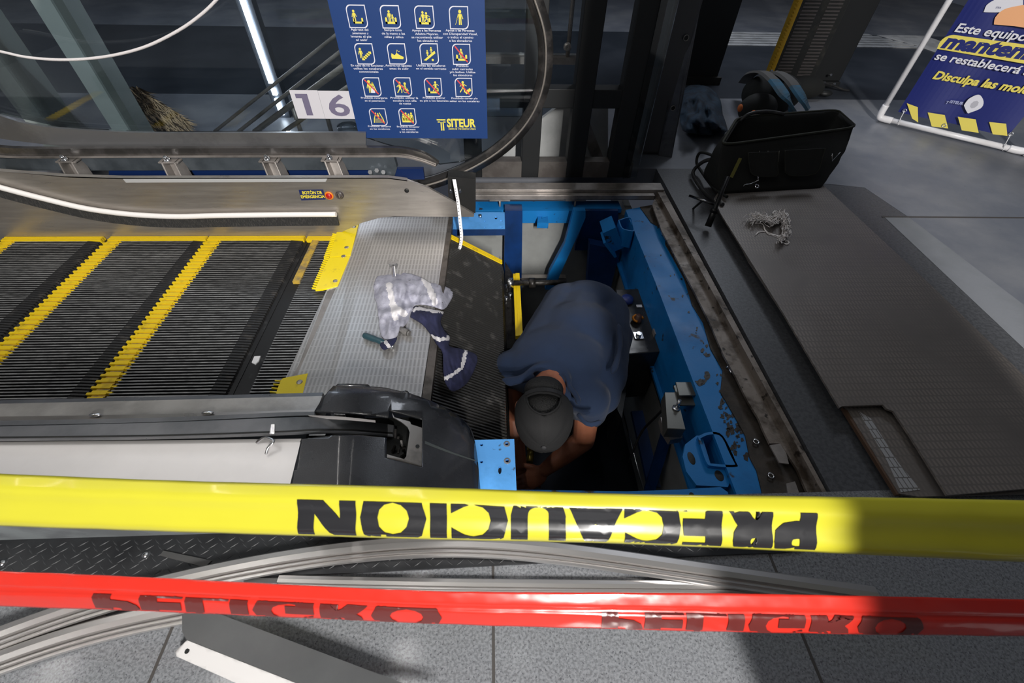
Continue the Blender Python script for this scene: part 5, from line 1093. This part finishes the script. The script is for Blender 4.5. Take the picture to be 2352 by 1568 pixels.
fs = [(j*n_+i, j*n_+(i+1)%n_, (j+1)*n_+(i+1)%n_, (j+1)*n_+i) for j in range(nr) for i in range(n_)]+[tuple(range(n_-1,-1,-1))]
m = MB(); m.add(vs, fs, True); bd = part('body', m, bagm, t); s_ = bd.modifiers.new('s','SOLIDIFY'); s_.thickness = .012; s_.offset = -1
m = MB(); m.tube([p+Vector((0,0,.002)) for p in Lt], .006, 6, closed=True); part('zip_rim', m, olive, t, 'olive piped rim')
def fp(px, py): # a point on the bag's front
    p0 = (b4[0]+b4[1])/2; n = (b4[1]-b4[0]).cross(t4[0]-b4[0]).normalized(); q = PP(px, py, p0, n); return q+(O-q).normalized()*.022
for pts in ([(1716,350),(1718,378),(1728,402),(1780,404),(1783,380),(1785,348)],[(1800,345),(1800,378),(1808,402),(1870,398),(1886,360),(1892,340)]):
    m = MB(); q = [fp(*p) for p in sp2(pts, 3)]; n = (b4[1]-b4[0]).cross(t4[0]-b4[0]).normalized(); n = n if n.dot(O-q[0]) > 0 else -n
    m.prism(q, n*.008); part('pocket', m, bagm, t, bevel=.002)
    m = MB(); m.tube([p+n*.0095 for p in q], .0012, 5); part('stitching', m, olive, t)
for x in (1745, 1764, 1790, 1806): m = MB(); m.tube([fp(x,346)+Vector((0,0,.0)), fp(x-2,372)], .001, 4); part('stitching', m, mat('grey_thread', (.12,.12,.10), .8), t)
m = MB(); m.sheet([fp(1697,362), fp(1676,406)], [fp(1704,364), fp(1683,408)], (0,-.001,0)); part('yellow_tab', m, mat('dull_yellow_tab', (.16,.15,.03), .7), t, 'dull yellow strap')
m = MB(); o = fp(1828,357); put_text(m, 'G', o, (1,0,0), (0,.45,.89), .02, .02); part('label', m, mat('grey_print', (.2,.2,.2), .6), t)
for pth in ([(1891,350),(1894,352),(1911,370),(1912,350)],):
    m = MB(); m.tube([fp(1911,352), fp(1911,370), fp(1930,350)], .0016, 6); part('wire_hook', m, zinc, t)
m = MB(); m.tube(smooth_path([P(1655,365,.14),P(1618,370,.10),P(1592,395,.03),P(1605,425,.02),P(1628,450,.03),P(1660,470,.06)], 6), .009, 8); part('strap', m, rubber, t)
m = MB(); m.tube(smooth_path([P(1650,362,.16),P(1610,350,.10),P(1600,372,.05),P(1612,395,.03),P(1640,432,.05),P(1670,452,.07)], 6), .007, 8); part('strap', m, bagm, t)
m = MB(); m.tube(smooth_path([P(1700,278,.28),P(1720,262,.31),P(1760,256,.31),P(1800,262,.30)], 6), .008, 8); part('handle', m, rubber, t)
t = thing('hanging_hooks', fp(1740,400), 'thin bent wire hooks hanging on the front of the tool bag', 'hook')
m = MB(); m.tube([fp(1734,379), fp(1733,382), fp(1742,398), fp(1758,376), fp(1766,348)], .0016, 6); m.tube([fp(1742,398), fp(1742,414), fp(1724,422), fp(1710,424), fp(1707,428)], .0016, 6); m.tube([fp(1741,400), fp(1741,412)], .004, 8); m.lathe(fp(1738,428), (0,-.5,.8), [(.010,0),(.010,.004),(.006,.004),(.006,0),(.010,0)], 14); part('wire', m, zinc, t)
# T-handle tool leaning against the bag
t = thing('t_handle_wrench', P(1640,520,0), 'black T-handle wrench with a sliding chrome bar leaning beside the tool bag', 'wrench')
a, b = P(1626,520,.02), P(1672,405,.20); m = MB(); m.tube([a, a+(b-a)*.3, a+(b-a)*.32, b], [.014,.013,.010,.009], 12); m.cyl(a+(b-a)*.28, a+(b-a)*.36, .017, 12); part('shaft', m, mat('black_tool', (.010,.010,.010), .3, .4), t)
m = MB(); m.cyl(P(1583,449,.085), P(1650,473,.085), .0055, 8); part('sliding_bar', m, mat('dark_chrome', (.12,.12,.12), .2, 1), t)
m = MB(); m.cyl(P(1592,479,.0), P(1612,462,.075), .005, 8); part('leg', m, void, t)
# backpack behind the tool bag
t = thing('backpack', P(1790,230,0), 'black backpack with blue and grey shoulder straps lying behind the tool bag', 'backpack')
m = MB(); c = P(1772,215,.10); m.ell(c, (.19,.02,0),(-.02,.15,0),(0,0,.12)); m.ell(P(1740,250,.08), (.12,0,0),(0,.08,0),(0,0,.09)); m.ell(P(1850,200,.06), (.13,0,0),(0,.10,0),(0,0,.07)); organic('body', m, bagm, t, .012, 6)
for k, pth in enumerate(([(1708,190),(1725,170),(1752,166),(1778,185),(1800,215),(1816,240),(1822,262)],[(1765,168),(1790,168),(1815,185),(1832,208),(1845,230),(1856,252)])):
    z0 = .22; q = smooth_path([P(a,b,z) for (a,b),z in zip(pth, (.10,.19,.24,.25,.24,.20,.15) if k == 0 else (.2,.23,.24,.22,.19,.15))], 5); h = len(q)//2
    pr_ = [(-.034,-.005),(-.026,.008),(.026,.008),(.034,-.005)]
    m = MB(); m.sweep(pr_, q[:h+1], smooth=False); part('shoulder_strap', m, mat('strap_grey', (.10,.095,.09), .8), t, 'grey upper shoulder strap')
    m = MB(); m.sweep(pr_, q[h:], smooth=False); part('shoulder_strap', m, mat('strap_blue', (.03,.12,.20), .8, 0, (.05,.09,.12), 14), t, 'dusty blue lower shoulder strap')
for q in ((1700,248),(1730,262)): m = MB(); m.ell(P(*q,.16), (.012,0,0),(0,.02,0),(0,0,.02)); part('orange_patch', m, mat('orange_cloth', (.50,.12,.02), .8), t)
m = MB(); m.tube(smooth_path([P(1880,190,.10),P(1910,195,.05),P(1935,205,.02),P(1950,208,.01)], 5), .008, 6); part('buckle_strap', m, rubber, t)
m = MB(); m.ell(P(1897,214,.03), (.045,0,0),(0,.03,0),(0,0,.02)); part('buckle', m, void, t)
# blue cloth by the cabinet
cl = thing('work_clothes', P(1615,270,0), 'crumpled dark blue work clothes heaped behind the drilled steel bar', 'clothes')
def zc(x, y, d): return .02+.10*min(1, d/30)**.7+.05*noise.noise(Vector((x/16, y/24, 2)))+.03*abs(noise.noise(Vector((x/11, y/26, 5))))
W_, Fc, V = draped(sp2([(1562,215),(1585,195),(1630,200),(1655,230),(1660,262),(1672,300),(1650,308),(1618,310),(1590,306),(1568,300),(1560,262),(1562,215)], 2)[:-1], zc, 5.0)
m = MB(); m.add(W_, Fc, True); o = part('cloth', m, mat('dark_blue_cloth', (.022,.045,.075), .9, 0, (.015,.022,.035), 12), cl); o.modifiers.new('s','SOLIDIFY').thickness = .004
# ================================================================ STEP STANDING ON END
t = thing('loose_escalator_step', P(1800,180,0), 'loose dark escalator step standing on end behind the backpack, yellow toothed edge on its left', 'escalator step')
b0, b1 = P(1757,190,.02), P(1885,200,.02); y_ = b0.y
xx0 = b0.x; 
def up_(x, y, z): return Vector((x, y, z))
m = MB(); w = P(1835,190,.02).x-b0.x
for k in range(46):
    z = .05+k*.02; m.box((b0.x+.05, y_-.006, z), (b0.x+.05+w*.42, y_+.0, z+.009)); m.box((b0.x+.05+w*.62, y_-.006, z), (b0.x+.05+w*1.0, y_+.0, z+.009))
m.k = 1; m.box((b0.x+.03,y_,.03),(b0.x+.09+w*1.0,y_+.02,1.0)); part('tread', m, [mat('dim_rib', (.10,.09,.09), .5, .5), void], t)
m = MB(); m.box((b0.x-.0,y_-.01,.04),(b0.x+.028,y_+.05,1.0))
for k in range(48): m.box((b0.x-.012,y_-.02,.05+k*.02),(b0.x+.008,y_+.0,.058+k*.02))
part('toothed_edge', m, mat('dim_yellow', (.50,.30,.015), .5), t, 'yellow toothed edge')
m = MB(); m.box((b0.x+.10+w,y_+.02,.03),(b0.x+.30+w*1.05,y_+.14,1.0)); m.box((b0.x+.05,y_-.02,.0),(b0.x+.30+w,y_+.16,.035)); part('side_frame', m, black, t, bevel=.004)
for q in ((1770,163),(1782,164),(1890,190),(1913,193),(1905,172)): m = MB(); c = PY(*q,y_-.02); m.cyl(c, c+Vector((0,-.02,.006)), .008, 8); part('bolt', m, zinc, t)
# person's trouser leg far behind the step
m = MB(); c = P(1795,15,0); m.cap((c.x,c.y+.4,.10),(c.x,c.y+.4,.9), .07, .09); m.ell((c.x-.02,c.y+.33,.05),(.05,0,0),(0,.13,0),(0,0,.05))
# ================================================================ BANNER ON A PVC FRAME
t = thing('maintenance_banner', P(2015,270,0), 'dark blue maintenance notice with yellow stripes, stretched in a white pipe frame', 'banner')
A_ = P(2018,270,.022); B_ = P(2345,347,.022); ux = (B_-A_); Lw = ux.length; ux.normalize(); nb = ux.cross(Vector((0,0,1))).normalized(); nb = nb if nb.dot(O-A_) > 0 else -nb; uz = Vector((0,0,1))
def BW(px, py, off=0.0): return PP(px, py, A_+nb*off, nb)
r = .0165; Wd = Lw+.02
m = MB(); ht = 1.25; c0 = A_; c1_ = A_+ux*Wd
m.cyl(c0+ux*.03, c1_-ux*.03, r*.92, 16); m.cyl(c0+uz*.03, c0+uz*ht, r*.92, 16); m.cyl(c1_+uz*.03, c1_+uz*ht, r*.92, 16); m.cyl(c0+uz*ht, c1_+uz*ht, r*.92, 16); part('pipe_frame', m, pvc, t)
for c_, s in ((c0, 1), (c1_, -1)):
    m = MB(); m.tube(smooth_path([c_+ux*s*.075, c_+ux*s*.03, c_+ux*s*.006+uz*.006, c_+uz*.03, c_+uz*.075], 5), r*1.15, 16); part('elbow', m, pvc, t)
m = MB(); m.tube(smooth_path([c1_+Vector((.0,0,0)), c1_+Vector((.03,-.03,0)), c1_+Vector((.12,-.13,0))], 4), r*1.3, 16); part('foot', m, pvc, t)
bl = BW(2072,252); bl_s = (bl-A_).dot(ux); bl_z = bl.z; br_ = BW(2332,318); s1 = (br_-A_).dot(ux); 
bb = mat('banner_blue', (.014,.022,.155), .38, 0, coat=.1); bw = mat('banner_white', (.72,.72,.78), .5); by = mat('banner_yellow', (.78,.66,.12), .5)
def SP(s, z, o=0.0): return A_+ux*s+uz*(z-A_.z)+nb*o
b_l = BW(2078,232); zz0 = BW(2200,300).z
m = MB(); n_ = 24; g1 = []; g2_ = []
sl = (BW(2070,245)-A_).dot(ux); sr = (BW(2315,312)-A_).dot(ux); zbot = max(.04, BW(2070,258).z)
for k in range(n_+1): s = sl+(sr-sl)*k/n_; o = .010*math.sin(k/n_*9)*(1-k/n_*.6); g1.append(SP(s, zbot, o)); g2_.append(SP(s, ht-.02, o*.6))
m.sheet(g1, g2_, nb*-.001); bn = part('banner_sheet', m, bb, t)
off = .014
m = MB()
for pts in ([(2083,237),(2108,246),(2109,281),(2095,272)],[(2131,258),(2170,264),(2178,295),(2140,290)],[(2200,268),(2241,274),(2248,305),(2209,299)],[(2272,280),(2311,284),(2314,312),(2280,308)]):
    m.prism([BW(*p,off) for p in pts], nb*.0006)
part('stripe', m, by, t)
m = MB()
def btext(mb, txt, p0, p1, size, shear=.0, bold=.02):
    a = BW(*p0,off+.001); b = BW(*p1,off+.001); r_ = (b-a); w_ = r_.length; r_.normalize(); u_ = nb.cross(r_).normalized(); u_ = u_ if u_.z > 0 else -u_
    put_text(mb, txt, a, r_, u_, size, bold, width=w_, shear=shear)
btext(m, 'Este equipo se encuentra en', (2190,72), (2620,132), .055, .1); part('lettering', m, bw, t); m = MB(); btext(m, 'se restablecerá a la brevedad', (2144,136), (2545,205), .053, .1); part('lettering', m, bw, t)
m = MB(); q = sp2([(2152,112),(2160,95),(2174,84),(2190,80)], 3)+[(2560,130),(2540,178)]; m.prism([BW(*p,off) for p in q], nb*.0006); part('highlight_bar', m, by, t)
m = MB(); btext(m, 'mantenimiento', (2160,108), (2560,165), .090, .18, .05); part('lettering', m, bb, t)
m = MB(); btext(m, 'Disculpa las molestias', (2140,180), (2420,226), .056, .18, .035); part('lettering', m, by, t)
m = MB(); btext(m, 'SITEUR', (2180,236), (2211,241), .020, .0, .04); btext(m, 'T', (2171,238), (2177,239), .02); part('logo', m, mat('pale_blue_print', (.35,.38,.6), .5), t)
m = MB(); q = sp2([(2214,242),(2224,228),(2240,219),(2250,218),(2257,226),(2259,238),(2252,249),(2230,258),(2222,259),(2214,242)], 3)[:-1]; m.prism([BW(*p,off) for p in q], nb*.0006); m.k = 1; q = BW(2238,240,off+.001); m.prism([q+ux*.016*math.cos(k*.785)+uz*.02*math.sin(k*.785) for k in range(8)], nb*.0003); part('white_emblem', m, [bw, mat('emblem_grey', (.45,.45,.5), .5)], t)
m = MB(); m.prism([BW(*p,off) for p in sp2([(2260,26),(2266,12),(2280,2),(2300,-6),(2345,-10),(2345,20),(2300,28),(2262,28),(2260,26)], 3)[:-1]], nb*.0006); m.k = 1; m.prism([BW(*p,off+.0008) for p in sp2([(2283,56),(2286,40),(2302,24),(2325,16),(2370,10),(2400,20),(2400,66),(2330,60),(2283,56)], 3)[:-1]], nb*.0006); part('printed_helmet', m, [bw, mat('banner_orange', (.85,.42,.20), .5)], t)
m = MB(); btext(m, 'SITEUR', (2308,46), (2334,50), .016, 0, .03); btext(m, 'T', (2303,46), (2307,46), .016); btext(m, 'SITEUR', (2286,19), (2298,20), .010); part('logo', m, bb, t)
for q in ((2078,254),(2168,288),(2322,308)):
    c = BW(*q,off+.002); m = MB(); m.lathe(c, nb, [(.006,0),(.007,.002),(.011,.001),(.011,0)], 16); part('eyelet', m, zinc, t)
for a, b in (((2078,254),(2064,280)),((2322,308),(2305,338))):
    m = MB(); m.tube([BW(*a,off+.004), BW(*b,.02)], .002, 6); c = BW(*b); m.tube([c+nb*.018*math.cos(k)+uz*.018*math.sin(k)+ux*.001*k for k in range(7)], .002, 6); part('cable_tie', m, white, t)

m = MB(); m.prism([P(*q,.004) for q in [(584,818),(598,817),(594,828),(586,836),(578,832)]], (0,0,-.004)); one('plastic_scrap', m, white, 'small pale plastic scrap in the black gap at the near end of the steps', 'scrap')
